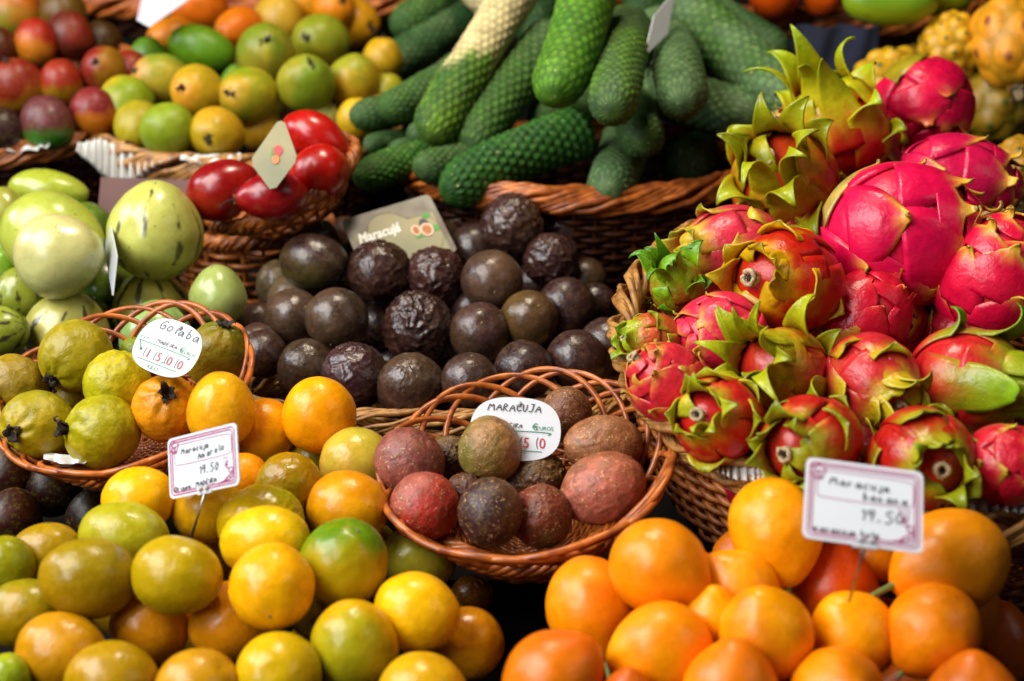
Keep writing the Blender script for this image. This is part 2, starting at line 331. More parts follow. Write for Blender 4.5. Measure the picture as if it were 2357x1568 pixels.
def fruit(kind, x, y, r, L, dr, c1, c2, label, d, group=None, mat=None, **opt):
    SEED[0] += 1; s = SEED[0]
    V, Fc, col = body(kind, L, c1, c2, opt, s)
    o = ob(NAMES[kind], mesh(NAMES[kind], V, Fc, mat or MT[kind], True, col), None, label, CATS[kind], group or GROUPS.get(kind))
    if hasattr(dr, '__len__') is False: dr = (math.cos(dr), math.sin(dr), .2)
    z = cvec(*dr); M3 = frame_from(z, opt.get('spin', s * 1.3)); sc_ = r * d / FD
    top = V[:, 2].max()
    e = opt.get('end')
    if kind == 'guava' and e is not False:
        v, f = star_calyx(5, .22, .22, s, 1.0); v[:, 2] += top - .05; ob('calyx', mesh('calyx', v, f, MT['calyx'], False), o)
    elif kind == 'mango' and e is not False:
        v, f = star_calyx(5, .14, .09, s, .5); v[:, 2] += top - .035
        v2, f2 = stalk([(0, 0, top - .06), (.03, .02, top + .06), (.20, .12, top + .12)], .06, .045, 6); v, f = merge([(v, f), (v2, f2)])
        ob('stem', mesh('stem', v, f, MT['calyx'], False), o)
    elif kind == 'orange' and e:
        b_ = e if isinstance(e, tuple) else (.12, .35)
        v, f = stalk([(0, 0, top - .05), (b_[0] * .3, 0, top + b_[1] * .35), (b_[0], b_[0] * .3, top + b_[1])], .075, .055); st = ob('stem', mesh('stem', v, f, MT['stem']), o)
        v, f = stalk([(b_[0], b_[0] * .3, top + b_[1] - .01), (b_[0] * 1.05, b_[0] * .3, top + b_[1] + .04)], .065, .06); ob('stem_joint', mesh('stem_joint', v, f, MT['drystem']), st)
    elif kind == 'tamarillo' and e:
        v, f = star_calyx(5, .16, .1, s, .4); v[:, 2] += top - .04; ob('calyx', mesh('calyx', v, f, MT['greenstem'], False), o)
        v, f = stalk([(0, 0, top - .03), (.1, -.1, top + .3), (.35, -.45, top + .62)], .05, .035); ob('stem', mesh('stem', v, f, MT['calyx']), o)
    elif kind in ('purple', 'red', 'yellow') and e:
        v, f = tubes([([(0, 0, top - .07), (0, 0, top - .012), (.005, 0, top + .015)], [.055, .05, .025])], 7); ob('stem_scar', mesh('stem_scar', v, f, MT['drystem']), o)
    elif kind == 'pitaya' and e:
        v, f = star_calyx(9, .2, .3, s, .9); v[:, 2] += top - .1; ob('flower_scar', mesh('flower_scar', v, f, MT['drystem'], False), o)
    elif kind == 'pepino' and e:
        v, f = star_calyx(5, .12, .04, s, .4); v[:, 2] += top - .03; ob('calyx', mesh('calyx', v, f, MT['greenstem'], False), o)
    set_mat(o, M3, P(x, y, d), sc_); return o

# ---------------------------------------------------------------- dragon fruit: a body wrapped in bracts whose tips leave the skin
def dragon(x, y, r, L, dr, pink, tip, green, leaf, label, d, spin=0.0, hole=True, rows=None, tipw=1.0):
    SEED[0] += 1; s = SEED[0]; rg = random.Random(s * 11); pk, tp, gr = lin(pink), lin(tip), lin(green)
    Dn, Fc = sphere(64, 44); V = Dn * (1 + .02 * fbm(Dn * 2 + s, s, 2))[:, None]; V[:, 2] *= L; V[:, :2] *= (1 - .06 * Dn[:, 2])[:, None]
    mk = sstep(-.3, .8, fbm(Dn * 1.7 + s, s))[:, None] * .3; col = pk * (1 - mk) + (pk * .55 + tp * .45) * mk
    o = ob('dragon_fruit', mesh('dragon_fruit', V * .965, Fc, MT['dragon'], True, col), None, label, 'dragon fruit', GROUPS['dragon'])
    rows = rows or ([(155, 3), (122, 4), (90, 4), (60, 4), (36, 3)] if leaf < .45 else [(152, 3), (118, 4), (84, 5), (54, 5)])
    VV, FF, CC, off = [], [], [], 0; ns, nw = 20, 9; ph0 = rg.uniform(0, 6)
    for ri, (th0, cnt) in enumerate(rows):
        for k in range(cnt):
            az = ph0 + 2 * math.pi * (k + .5 * (ri % 2) + rg.uniform(-.13, .13)) / cnt; t0 = math.radians(th0 + rg.uniform(-6, 6))
            near = 1 - ri / (len(rows) - 1.0)                # 1 at the stalk end, 0 at the flower end
            hug = math.radians(rg.uniform(40, 52)) * (1 if th0 > 60 else .42)
            free = leaf * rg.uniform(.7, 1.3) * (1.25 - .85 * near); wmax = (math.pi / cnt) * math.sin(t0) * (rg.uniform(1.0, 1.2) if leaf < .45 else rg.uniform(.75, 1.0)) + .02
            wmax = min(wmax, .80) * (.8 if th0 < 42 else 1); curl = rg.uniform(.5, 2.0) * (1 if rg.random() < .72 else -1.1); lift0 = rg.uniform(.12, .45); tw = rg.uniform(-.8, .8)
            nh = 10 if free > .3 else 13; pts = []
            eps = .012 + .006 * ri
            for i in range(nh):
                th = t0 - hug * i / (nh - 1); rz = 1 - .06 * math.cos(th)
                e_ = eps * (.2 + 1.2 * i / (nh - 1)); pts.append((math.sin(th) * rz * (1 + e_), L * math.cos(th) * (1 + e_)))
            a_ = math.atan2(pts[-1][1] - pts[-2][1], pts[-1][0] - pts[-2][0]); m_ = ns - nh; st = free / m_; px_, pz_ = pts[-1]
            for i in range(m_):
                a_ -= (lift0 * (1.6 if i == 0 else .25) + curl * .22 * (i / m_)) * (1 if i else 1)
                if curl < 0: a_ += .26
                px_ += st * math.cos(a_); pz_ += st * math.sin(a_)
                if i < 2: pass
                pts.append((px_, pz_))
            tl = np.cumsum([0] + [math.dist(pts[i], pts[i + 1]) for i in range(ns - 1)]); tl /= tl[-1]; hb = tl[nh - 1]
            v0 = len(VV)
            for i in range(ns):
                t = tl[i]; rw, zw = pts[i]
                wd = wmax * (1 - .30 * (t / hb) ** 1.5) if t < hb else wmax * .70 * max(0, 1 - ((t - hb) / (1 - hb)) ** 1.15) * tipw
                if t < hb and leaf < .45: wd = wmax * (1 - .86 * (t / hb) ** 2.6)
                if t >= hb and leaf < .45: wd = wmax * .14 * max(0, 1 - ((t - hb) / (1 - hb))) ** .8 * tipw
                wd = max(wd, .006); re_ = max(rw, .32)
                for j in range(nw):
                    u = 2 * j / (nw - 1) - 1; aa = az + u * wd / re_; hugk = 1 if t < hb else 1 - (t - hb) / (1 - hb)
                    rw2 = rw * (1 - (.035 * u * u * hugk)) if t < hb else rw + .10 * (1 - abs(u)) * wd - .0; zz = zw
                    if t >= hb:
                        k2 = (t - hb) / (1 - hb); sd_ = u * wd * (1 - .0); ca, sa = math.cos(az + tw * k2 * .5), math.sin(az + tw * k2 * .5)
                        # the free part: a cupped, slightly twisted leaf
                        X = rw * math.cos(az) - sd_ * math.sin(az) * math.cos(tw * k2) ; Y = rw * math.sin(az) + sd_ * math.cos(az) * math.cos(tw * k2)
                        zz = zw + sd_ * math.sin(tw * k2) + .35 * wd * u * u * (1 if curl > 0 else -.4)
                        Xh, Yh = rw2 * math.cos(aa), rw2 * math.sin(aa); bl = min(1, k2 * 2.5); X = X * bl + Xh * (1 - bl); Y = Y * bl + Yh * (1 - bl)
                    else: X, Y = rw2 * math.cos(aa), rw2 * math.sin(aa)
                    VV.append((X, Y, zz))
                    ge = leaf * 1.2; g1 = sstep(hb - .16 - .22 * min(1, leaf), hb + .12, t + .10 * abs(u) ** 3 + .05 * math.sin(7 * u + s + k))
                    g2 = sstep(hb - .1 + .35 * (1 - min(1, ge)), 1.02, t + .05 * math.sin(5 * u + k)); c = pk * (1 - g1) + tp * g1; c = c * (1 - g2) + gr * g2
                    if t > .94: c = c * .55 + lin('6a5020') * .45
                    CC.append(c)
            FF += [tuple(reversed(q)) for q in grid_faces(nw, ns, False, v0)]
    b = ob('bracts', mesh('bracts', VV, FF, MT['bract'], True, np.array(CC)), o)
    md = b.modifiers.new('thick', 'SOLIDIFY'); md.thickness = .035; md.offset = -1; md.thickness_clamp = 0
    if hole:                               # the dried flower's ring
        rr_ = []; n = 14
        ring = [(.13 * math.cos(a) * rg.uniform(.85, 1.15), .13 * math.sin(a) * rg.uniform(.85, 1.15), L * .96 + .14 + rg.uniform(-.03, .05)) for a in np.arange(n) * 2 * math.pi / n]
        v, f = tubes([(ring, [.05 * rg.uniform(.7, 1.2) for _ in range(n)], True)], 6)
        v2, f2 = tubes([([(0, 0, L * .85), (0, 0, L * .96 + .12)], [.16, .14])], 12); rg_ = ob('flower_scar', mesh('flower_scar', *merge([(v, f), (v2, f2)]), MT['scar'], True), o)
        v, f = tubes([([(0, 0, L * .9), (0, 0, L * .96 + .128)], [.065, .06])], 10); ob('scar_pit', mesh('scar_pit', v, f, MT['calyx']), rg_)
    set_mat(o, frame_from(cvec(*dr), spin), P(x, y, d), 1.12 * r * d / FD); return o
MT['scar'] = plain('dried_flower_scar', 'c9b48c', .8, .4, 30, .6, .001, hex2='8a7048')

# ---------------------------------------------------------------- monstera fruit: long cone covered by rows of hexagonal plates
def monstera(x1, y1, x2, y2, wpx, d, dd, c1, c2, label, cream=0.0, bump=.07, name='monstera_fruit'):
    SEED[0] += 1; s = SEED[0]; A = P(x1, y1, d); B = P(x2, y2, d + dd); rad = 1.1 * wpx / 2 * (d + dd / 2) / FD
    ax = A - B; Ln = np.linalg.norm(ax) + 0.0; z = ax / Ln; h = Ln / rad      # unit: radius
    na = 17; nu, nv = 120, 170; tt = np.linspace(0, 1, nv); az = np.arange(nu) * 2 * math.pi / nu
    T, Az = np.meshgrid(tt, az, indexing='ij'); T = T.ravel(); Az = Az.ravel()
    cap = 1.25                              # rounded tip of this length (units of radius)
    S = T * (h)                              # from base (0) to tip (h)
    tipq = np.clip((S - (h - cap)) / cap, 0, 1); prof = np.sqrt(np.clip(1 - tipq ** 2.3, 0, 1)); bq = np.clip(1 - S / .6, 0, 1); prof = prof * np.sqrt(np.clip(1 - bq ** 2.4, 0, 1)) * (1 - .14 * (S / h))
    prof = np.maximum(prof, .012)
    cell = 2 * math.pi / na * .88; row = S / cell; ri = np.floor(row)
    def cd_(dr_):
        rr_ = ri + dr_; ph = (Az / (2 * math.pi) * na + .5 * (rr_ % 2)); du = (ph - np.round(ph)); dv = row - rr_ - .5
        return du ** 2 * 1.05 + dv ** 2 * .9
    dd2 = np.minimum(np.minimum(cd_(0), cd_(-1)), cd_(1)); bmp = np.clip(1 - np.sqrt(dd2) * 1.75, 0, 1) ** .8
    cid0 = _hash(ri, np.round(Az / (2 * math.pi) * na + .5 * (ri % 2)), ri * 0, s)
    lf = fbm(np.stack([np.cos(Az) * 1.2, np.sin(Az) * 1.2, S * .8], 1) + s * 5, s, 3)
    am = (1.4 + .3 * cid0) * bump * (.65 + .5 * lf) * np.minimum(1, prof * 1.4); Rr = prof * (1 + .05 * lf) + am * bmp - am * .5
    bend = .10 * math.sin(s * 2.3); cx_ = bend * h * (4 * (T - .5) ** 2 - 1) * .35
    V = np.stack([Rr * np.cos(Az) + cx_, Rr * np.sin(Az), S - h / 2], 1)
    a, b_ = lin(c1), lin(c2); mk = sstep(-.5, .6, lf)[:, None]; col = a * (1 - mk) + b_ * mk
    cid = _hash(ri, np.round(Az / (2 * math.pi) * na + .5 * (ri % 2)), ri * 0, s)[:, None]; col = col * (1 + .16 * cid)
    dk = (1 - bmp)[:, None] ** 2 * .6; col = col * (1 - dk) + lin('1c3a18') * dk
    tp = sstep(.14, .0, np.sqrt(dd2))[:, None] * .55 * (fbm(np.stack([Az * 2, S * 2, S * 0 + s], 1), s) > .05)[:, None]; col = col * (1 - tp) + lin('c0c070') * tp
    if cream:
        row_ = (ri + (np.round(Az / (2 * math.pi) * na) % 2) * .5) * cell; m = sstep(.06, -.06, row_ / h - cream - .05 * np.sin(Az * 2 + s) - .06 * lf)[:, None]
        cc = lin('e8d6a0') * (1 - .45 * (1 - bmp)[:, None]) + 0 * m; cc = cc * (1 - .3 * sstep(.1, .7, fbm(V * 2, s + 4))[:, None]) ; col = col * (1 - m) + cc * m
        V[:, :2] *= (1 - .10 * m)
    Fc = grid_faces(nu, nv); Fc.append(tuple(reversed(range(nu)))); Fc.append(tuple(range((nv - 1) * nu, nv * nu)))
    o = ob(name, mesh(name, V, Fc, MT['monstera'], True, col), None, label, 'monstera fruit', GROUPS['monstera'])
    set_mat(o, frame_from(z, s * 1.1), (A + B) / 2, rad); return o

# ---------------------------------------------------------------- willow baskets
def plane_frame(e, rho):                   # normal leaning e degrees from the line of sight
    e, rho = math.radians(e), math.radians(rho); n = cvec(math.sin(e) * math.sin(rho), math.sin(e) * math.cos(rho), math.cos(e))
    xa = math.cos(rho) * RIGHT - math.sin(rho) * UPV; xa = xa - n * np.dot(xa, n); xa /= np.linalg.norm(xa); return np.stack([xa, np.cross(n, xa), n], 1)
def loop_basket(cx, cy, a, b, rho, d, label, hgt=.05, N=23, span=66, rr_=.0024, name='willow_basket', mat='wick_orange', bowl=.035, seed=1):
    e = math.degrees(math.acos(min(.99, b / a))); M3 = plane_frame(e, rho); A = a * d / FD; o = P(cx, cy, d); rg = random.Random(seed)
    em = bpy.data.objects.new(name, None); sc.collection.objects.link(em); tag(em, label, 'basket', 'willow baskets edged with open loops'); set_mat(em, M3, o - M3[:, 2] * 0.0)
    paths = []
    for k in range(N):
        p0 = 2 * math.pi * k / N + rg.uniform(-.03, .03); t = np.linspace(0, 1, 26); ph = p0 + math.radians(span) * t + 0; q = np.sin(math.pi * t) ** .75
        rad = A * (.70 + .30 * q ** .9); wob = .0022 * np.sin(ph * 5 + k); z = -hgt + (hgt + rg.uniform(-.002, .002)) * q + wob
        rad = rad + (-.0022 + .0044 * t); paths.append((np.stack([rad * np.cos(ph), rad * np.sin(ph), z], 1), rr_ * rg.uniform(.88, 1.1)))
    v, f = tubes(paths, 7); ob('loop_border', mesh('loop_border', v, f, MT[mat]), em)
    paths = []; ph = np.linspace(0, 2 * math.pi, 120, endpoint=False)
    for j in range(8):                     # twisted rods where the loops are bound
        tw = ph * 7 + j * 2 * math.pi / 8; paths.append((np.stack([(A * .715 + .0075 * np.cos(tw)) * np.cos(ph), (A * .715 + .0075 * np.cos(tw)) * np.sin(ph), -hgt + .002 + .0075 * np.sin(tw)], 1), rr_ * .95, True))
    v, f = tubes(paths, 7); ob('twisted_rim', mesh('twisted_rim', v, f, MT[mat]), em)
    paths = []; rows = 9
    for j in range(rows):
        q = j / (rows - 1); z = -hgt - .008 - bowl * q; r0 = A * (.70 - .14 * q ** 1.5); ns = 34; ph = np.linspace(0, 2 * math.pi, ns * 6, endpoint=False)
        am = .0022 * np.cos(ph * ns / 2 + math.pi * (j % 2)); paths.append((np.stack([(r0 + am) * np.cos(ph), (r0 + am) * np.sin(ph), z + 0 * ph], 1), .0023, True))
    for k in range(34):
        p0 = 2 * math.pi * k / 34; t = np.linspace(0, 1, 8); r0 = A * (.70 - .14 * t ** 1.5); paths.append((np.stack([r0 * math.cos(p0), r0 * math.sin(p0), -hgt - bowl * t - .006], 1), .0021))
    v, f = tubes(paths, 5); ob('woven_bowl', mesh('woven_bowl', v, f, MT[mat]), em)
    ph = np.linspace(0, 2 * math.pi, 160, endpoint=False); paths = []; ro = A * .57
    while ro > .004: paths.append((np.stack([(ro + .0006 * np.cos(ph * 20)) * np.cos(ph), (ro + .0006 * np.cos(ph * 20)) * np.sin(ph), -hgt - bowl - .010 + .0008 * np.sin(ph * 20 + ro * 900)], 1), .0024, True)); ro -= .0042
    v, f = tubes(paths, 5); ob('woven_base', mesh('woven_base', v, f, MT[mat]), em)
    return M3, o
def woven_basket(cx, cy, a, b, e, rho, d, wall, label, mat='wick_rim', wmat='wick_dark', thick=.010, twist=9, sq=2.0, name='wicker_basket', rod=.0032, K=3, taper=.86, rows=None, side=5, front=None):
    M3 = plane_frame(e, rho); A = a * d / FD; B = b * d / FD / math.cos(math.radians(e))
    for _ in range(6 if front is not None else 0):      # slide the basket along its row until the near rim stands where it should
        q = P(cx, cy, d) - M3[:, 1] * B - CAM; cy += front - (784 - FD * np.dot(q, UPV) / np.dot(q, FWD))
    o = P(cx, cy, d)
    em = bpy.data.objects.new(name, None); sc.collection.objects.link(em); tag(em, label, 'basket', 'wicker baskets with twisted rims'); set_mat(em, M3, o)
    def curve(ph, f=1.0, off=0.0):
        c, s = np.cos(ph), np.sin(ph); c2, s2 = np.sign(c) * np.abs(c) ** (2 / sq), np.sign(s) * np.abs(s) ** (2 / sq)
        return (A * f + off) * c2, (B * f + off) * s2
    n = 420; ph = np.linspace(0, 2 * math.pi, n, endpoint=False); paths = []
    for k in range(K):
        for j in range(5):
            tw = ph * twist + k * 2 * math.pi / K + .25 * np.sin(ph * 3 + k); jo = (j - 2) * .62
            off = thick * np.cos(tw) * .85 - np.sin(tw) * jo * rod * 1.3; zz = thick * np.sin(tw) + np.cos(tw) * jo * rod * 1.6 + .0012 * np.sin(ph * 31 + j * 2 + k)
            X, Y = curve(ph, 1, 0); nx, ny = X / A ** 2, Y / B ** 2; L_ = np.hypot(nx, ny); X = X + nx / L_ * off; Y = Y + ny / L_ * off
            paths.append((np.stack([X, Y, zz], 1), rod * (1 + .12 * np.sin(ph * 7 + j)), True))
    v, f = tubes(paths, 6); ob('twisted_rim', mesh('twisted_rim', v, f, MT[mat]), em)
    rows = rows or max(3, int(wall / .0078)); paths = []; ns = 2 * int((A + B) * 3.1 / .022 / 2); ph = np.linspace(0, 2 * math.pi, ns * 5, endpoint=False)
    for j in range(rows):
        q = j / (rows - 1); X, Y = curve(ph, 1 - (1 - taper) * q, 0); am = .0035 * np.cos(ph * ns / 2 + math.pi * (j % 2)); L_ = np.hypot(X, Y) + 1e-9
        paths.append((np.stack([X + X / L_ * am, Y + Y / L_ * am, -thick - wall * q + 0 * ph], 1), .0036, True))
    for k in range(ns):
        p0 = np.full(6, 2 * math.pi * k / ns + math.pi / ns * 0); t = np.linspace(0, 1, 6); X, Y = curve(p0, 1.0); X = X * (1 - (1 - taper) * t); Y = Y * (1 - (1 - taper) * t)
        paths.append((np.stack([X, Y, -thick * .5 - (wall + thick) * t], 1), .0028))
    v, f = tubes(paths, side); ob('woven_wall', mesh('woven_wall', v, f, MT[wmat]), em)
    X, Y = curve(np.linspace(0, 2 * math.pi, 60, endpoint=False), taper); V = [(x_, y_, -wall - thick * 1.2) for x_, y_ in zip(X, Y)] + [(x_, y_, -wall - thick * 1.2 - .006) for x_, y_ in zip(X, Y)]
    F_ = [tuple(range(60)), tuple(reversed(range(60, 120)))] + [(i, 60 + i, 60 + (i + 1) % 60, (i + 1) % 60) for i in range(60)]
    ob('base', mesh('base', V, F_, MT['wick_dark'], False), em); return M3, o
# ---------------------------------------------------------------- stall shelves behind and under everything (structure)
def slab(name, pts, mat, kind='structure', parent=None):
    me = mesh(name, [p for p in pts], [(0, 1, 2, 3), (7, 6, 5, 4), (0, 4, 5, 1), (1, 5, 6, 2), (2, 6, 7, 3), (3, 7, 4, 0)], mat, False)
    return ob(name, me, parent, kind=kind)
def boxpts(x0, x1, y0, y1, z0, z1): return [(x0, y0, z1), (x1, y0, z1), (x1, y1, z1), (x0, y1, z1), (x0, y0, z0), (x1, y0, z0), (x1, y1, z0), (x0, y1, z0)]
def zplane(x, y, dep): return P(x, y, dep)
steps = [(1640, .17), (1250, .17), (950, .20), (640, .24), (330, .25), (60, .26)]
prev = None
for yy, ex in steps:
    p = P(1178, yy, D(0, yy) + ex); y0 = p[1] - .02; z0 = p[2] - .03
    if prev: slab('stall_shelf', boxpts(-1.6, 1.6, prev[0], y0 + .004, prev[1] - .5, prev[1]), MT['wood'])
    prev = (y0, z0)
slab('stall_shelf', boxpts(-1.6, 1.6, prev[0], prev[0] + .6, prev[1] - .5, prev[1]), MT['wood'])
slab('back_wall', boxpts(-4, 4, 4.2, 4.3, -1, 3), MT['wood']); slab('floor', boxpts(-5, 5, -2, 5, -.02, 0), MT['wood'])

# ---------------------------------------------------------------- signs
GL = {'G': '98 6a 38 15 30 81 85 65 44', 'o': '56 25 12 30 72 75 56', 'i': '36 31 40|38 39', 'a': '75 46 13 20 51 76 71 90', 'b': '2a 20 50 73 55 25', 'M': '00 2a 54 8a a0', 'A': '00 5a 90|24 74', 'R': '10 1a 69 77 15 80', 'C': '99 4a 15 40 92',
      'U': '1a 13 40 73 7a', 'J': '2a 9a 6a 62 30 01', 'D': '10 1a 68 84 50 10', 'E': '8a 1a 10 80|15 65', 'I': '3a 30', 'm': '10 16|14 35 40|44 66 70', 'r': '16 10|14 36 65', 'c': '76 35 13 30 71', 'u': '16 12 30 61|66 60 80', 'j': '46 4c|46 40 2c', 'l': '2a 30 50', 'e': '13 74 66 35 12 30 71', 'g': '75 35 13 31 72|76 7c', 'n': '16 10|14 46 60', 'O': '5a 17 13 50 93 97 5a', 'z': '16 76 10 80', 't': '4a 41 60|17 77',
      '1': '27 5a 50', '9': '79 3a 17 35 77|7a 60', '5': '8a 2a 26 66 83 50 10', '0': '4a 16 13 40 74 77 4a', ',': '32 10', ':': '34 35|31 32', '.': '30 31', ' ': '', 'L': '2a 20 80', 'f': '7a 49 40|16 66', 'h': '2a 20|24 56 60'}
def glyph(ch):
    o = []
    for part in GL.get(ch, '').split('|'):
        q = [(int(t[0], 16) / 10, (int(t[1], 16) / 10 if t[1] != 'c' else -.35)) for t in part.split()]
        if len(q) > 1: o.append(q)
    return o
def ribbon(lines, wd, z):
    V, Fc = [], []
    for q in lines:
        q = np.array(q, float)
        if len(q) > 2:                      # round the corners like a pen does
            for _ in range(2):
                nq = [q[0]]
                for a, b in zip(q[:-1], q[1:]): nq += [a * .75 + b * .25, a * .25 + b * .75]
                nq.append(q[-1]); q = np.array(nq)
        t = np.gradient(q, axis=0); t /= np.linalg.norm(t, axis=1)[:, None] + 1e-9; nrm = np.stack([-t[:, 1], t[:, 0]], 1); b0 = len(V)
        for p, n_ in zip(q, nrm): V.append((*(p + n_ * wd / 2), z)); V.append((*(p - n_ * wd / 2), z))
        for i in range(len(q) - 1): Fc.append((b0 + 2 * i, b0 + 2 * i + 1, b0 + 2 * i + 3, b0 + 2 * i + 2))
    return V, Fc
def handwriting(text, x, y, h, adv=.85, slant=.15, rot=0.0, jit=.05, seed=1):
    rg = random.Random(seed); L = []; cx_ = 0
    for ch in text:
        k = h * (1 + rg.uniform(-jit, jit)); dy = rg.uniform(-jit, jit) * h
        for q in glyph(ch):
            pts = [(cx_ + (px * .8 + slant * py) * k, py * k + dy) for px, py in q]
            L.append([(x + a * math.cos(rot) - b * math.sin(rot), y + a * math.sin(rot) + b * math.cos(rot)) for a, b in pts])
        cx_ += h * adv * (.62 if ch in 'iIl,:. j1' else (1.3 if ch in 'Mm' else 1.02))
    return L
def roundrect(w_, h_, r, n=6, cx=0, cy=0):
    o = []
    for qx, qy, a0 in ((1, 1, 0), (-1, 1, 90), (-1, -1, 180), (1, -1, 270)):
        for i in range(n + 1):
            a = math.radians(a0 + 90 * i / n); o.append((cx + qx * (w_ / 2 - r) + r * math.cos(a), cy + qy * (h_ / 2 - r) + r * math.sin(a)))
    return o
def plate(outline, th):
    n = len(outline); V = [(x, y, 0) for x, y in outline] + [(x, y, -th) for x, y in outline]
    return V, [tuple(range(n)), tuple(reversed(range(n, 2 * n)))] + [(i, n + i, n + (i + 1) % n, (i + 1) % n) for i in range(n)]
def closed(o): return o + [o[0]]
def text_mesh(name, s, size, mat, parent, x, y, z=.0006, shear=0, align='LEFT', sx=1.0):
    c = bpy.data.curves.new('lettering', 'FONT'); c.body = s; c.size = size; c.shear = shear; c.align_x = align; c.resolution_u = 3; c.offset = .0006 if 'Mar' in s else 0
    t = bpy.data.objects.new('tmp', c); sc.collection.objects.link(t); bpy.context.view_layer.update()
    me = bpy.data.meshes.new_from_object(t.evaluated_get(bpy.context.evaluated_depsgraph_get())); bpy.data.objects.remove(t); bpy.data.curves.remove(c)
    me.materials.clear(); me.materials.append(mat); n = len(me.vertices); a = np.empty(n * 3); me.vertices.foreach_get('co', a); a = a.reshape(-1, 3); a[:, 0] = a[:, 0] * sx + x; a[:, 1] += y; a[:, 2] = z
    me.vertices.foreach_set('co', a.ravel()); me.update(); return ob(name, me, parent)
def sign_frame(tl, tr, bl, dtl, dtr, dbl, w_, h_):
    """frame with origin at the plate's centre, from three corners seen in the photo; u across, v up"""
    a, b, c = P(*tl, dtl), P(*tr, dtr), P(*bl, dbl); u = (b - a); v = (a - c); ctr = a + u / 2 - v / 2; u /= np.linalg.norm(u); v = v - u * np.dot(u, v); v /= np.linalg.norm(v)
    return np.stack([u, v, np.cross(u, v)], 1), ctr, np.linalg.norm(b - a), np.linalg.norm(a - c)
def price_card(tl, tr, bl, ds, label, pin, texts, seed):
    M3, ctr, W, H = sign_frame(tl, tr, bl, *ds, 0, 0); pl = mesh('price_card', *plate(roundrect(W, H, .005), .0012), MT['plastic'], False)
    o = ob('price_card', pl, None, label, 'price card', 'price cards with magenta borders'); set_mat(o, M3, ctr)
    L = [closed(roundrect(W * .93, H * .90, .004)), closed(roundrect(W * .87, H * .82, .003))]
    v, f = ribbon(L, .0010, .0004); bx = [[(-W * .36, H * .36), (W * .40, H * .36), (W * .42, H * .30), (W * .42, H * .08), (W * .40, H * .02), (-W * .38, H * .02), (-W * .40, H * .06), (-W * .40, H * .30)]]
    v2, f2 = ribbon([closed(bx[0])], .0005, .0004)
    hat = [[(-.46, .30), (-.47, .38), (-.44, .41), (-.42, .40), (-.40, .44), (-.37, .41), (-.34, .40), (-.34, .33), (-.36, .30), (-.36, .24), (-.44, .24), (-.44, .30), (-.46, .30)], [(-.43, .27), (-.37, .27)], [(-.41, .30), (-.41, .36)], [(-.39, .30), (-.385, .36)]]
    veg = [[(.30, -.40), (.34, -.33), (.40, -.30), (.44, -.24), (.42, -.34), (.36, -.38), (.30, -.40)], [(.36, -.33), (.40, -.36)], [(.38, -.28), (.36, -.22), (.40, -.18), (.44, -.22), (.38, -.28)], [(.20, -.42), (.28, -.39), (.34, -.36)]]
    v3, f3 = ribbon([[(a * W, b * H) for a, b in q] for q in hat + veg], .0008, .0006)
    ob('border', mesh('border', *merge([(v, f), (v2, f2)]), MT['pink_ink'], False), o); ob('emblem', mesh('emblem', v3, f3, MT['pink_ink'], False), o)
    lines = []
    for (t, fx, fy, fh, rot) in texts: lines += handwriting(t, fx * W, fy * H, fh * H, rot=rot, seed=seed)
    ob('handwriting', mesh('handwriting', *ribbon(lines, .00075, .0008), MT['ink'], False), o)
    text_mesh('printed_text', 'P.V.P.', H * .065, MT['pink_ink'], o, W * .29, -H * .05, .0007); text_mesh('printed_text', '€', H * .17, MT['pink_ink'], o, W * .31, -H * .20, .0007)
    # clip and pin
    v, f = merge([plate([(x_, y_) for x_, y_ in roundrect(W * .20, H * .06, .001, 3, .02 * W, -H * .50)], .003), tubes([([(-.03 * W, -H * .44, .0005), (-.03 * W, -H * .44, .003)], [.0022, .0018]), ([(.06 * W, -H * .44, .0005), (.06 * W, -H * .44, .003)], [.0022, .0018])], 10)])
    v = v + np.array([0, 0, .0012]); ob('clip', mesh('clip', v, f, MT['clear'], False), o)
    pb = np.linalg.inv(np.column_stack([M3])) @ (P(*pin) - ctr)
    v, f = tubes([([(.02 * W, -H * .5, 0), tuple(pb)], [.0011, .0011])], 8); ob('pin', mesh('pin', v, f, MT['metal']), o)
    return o
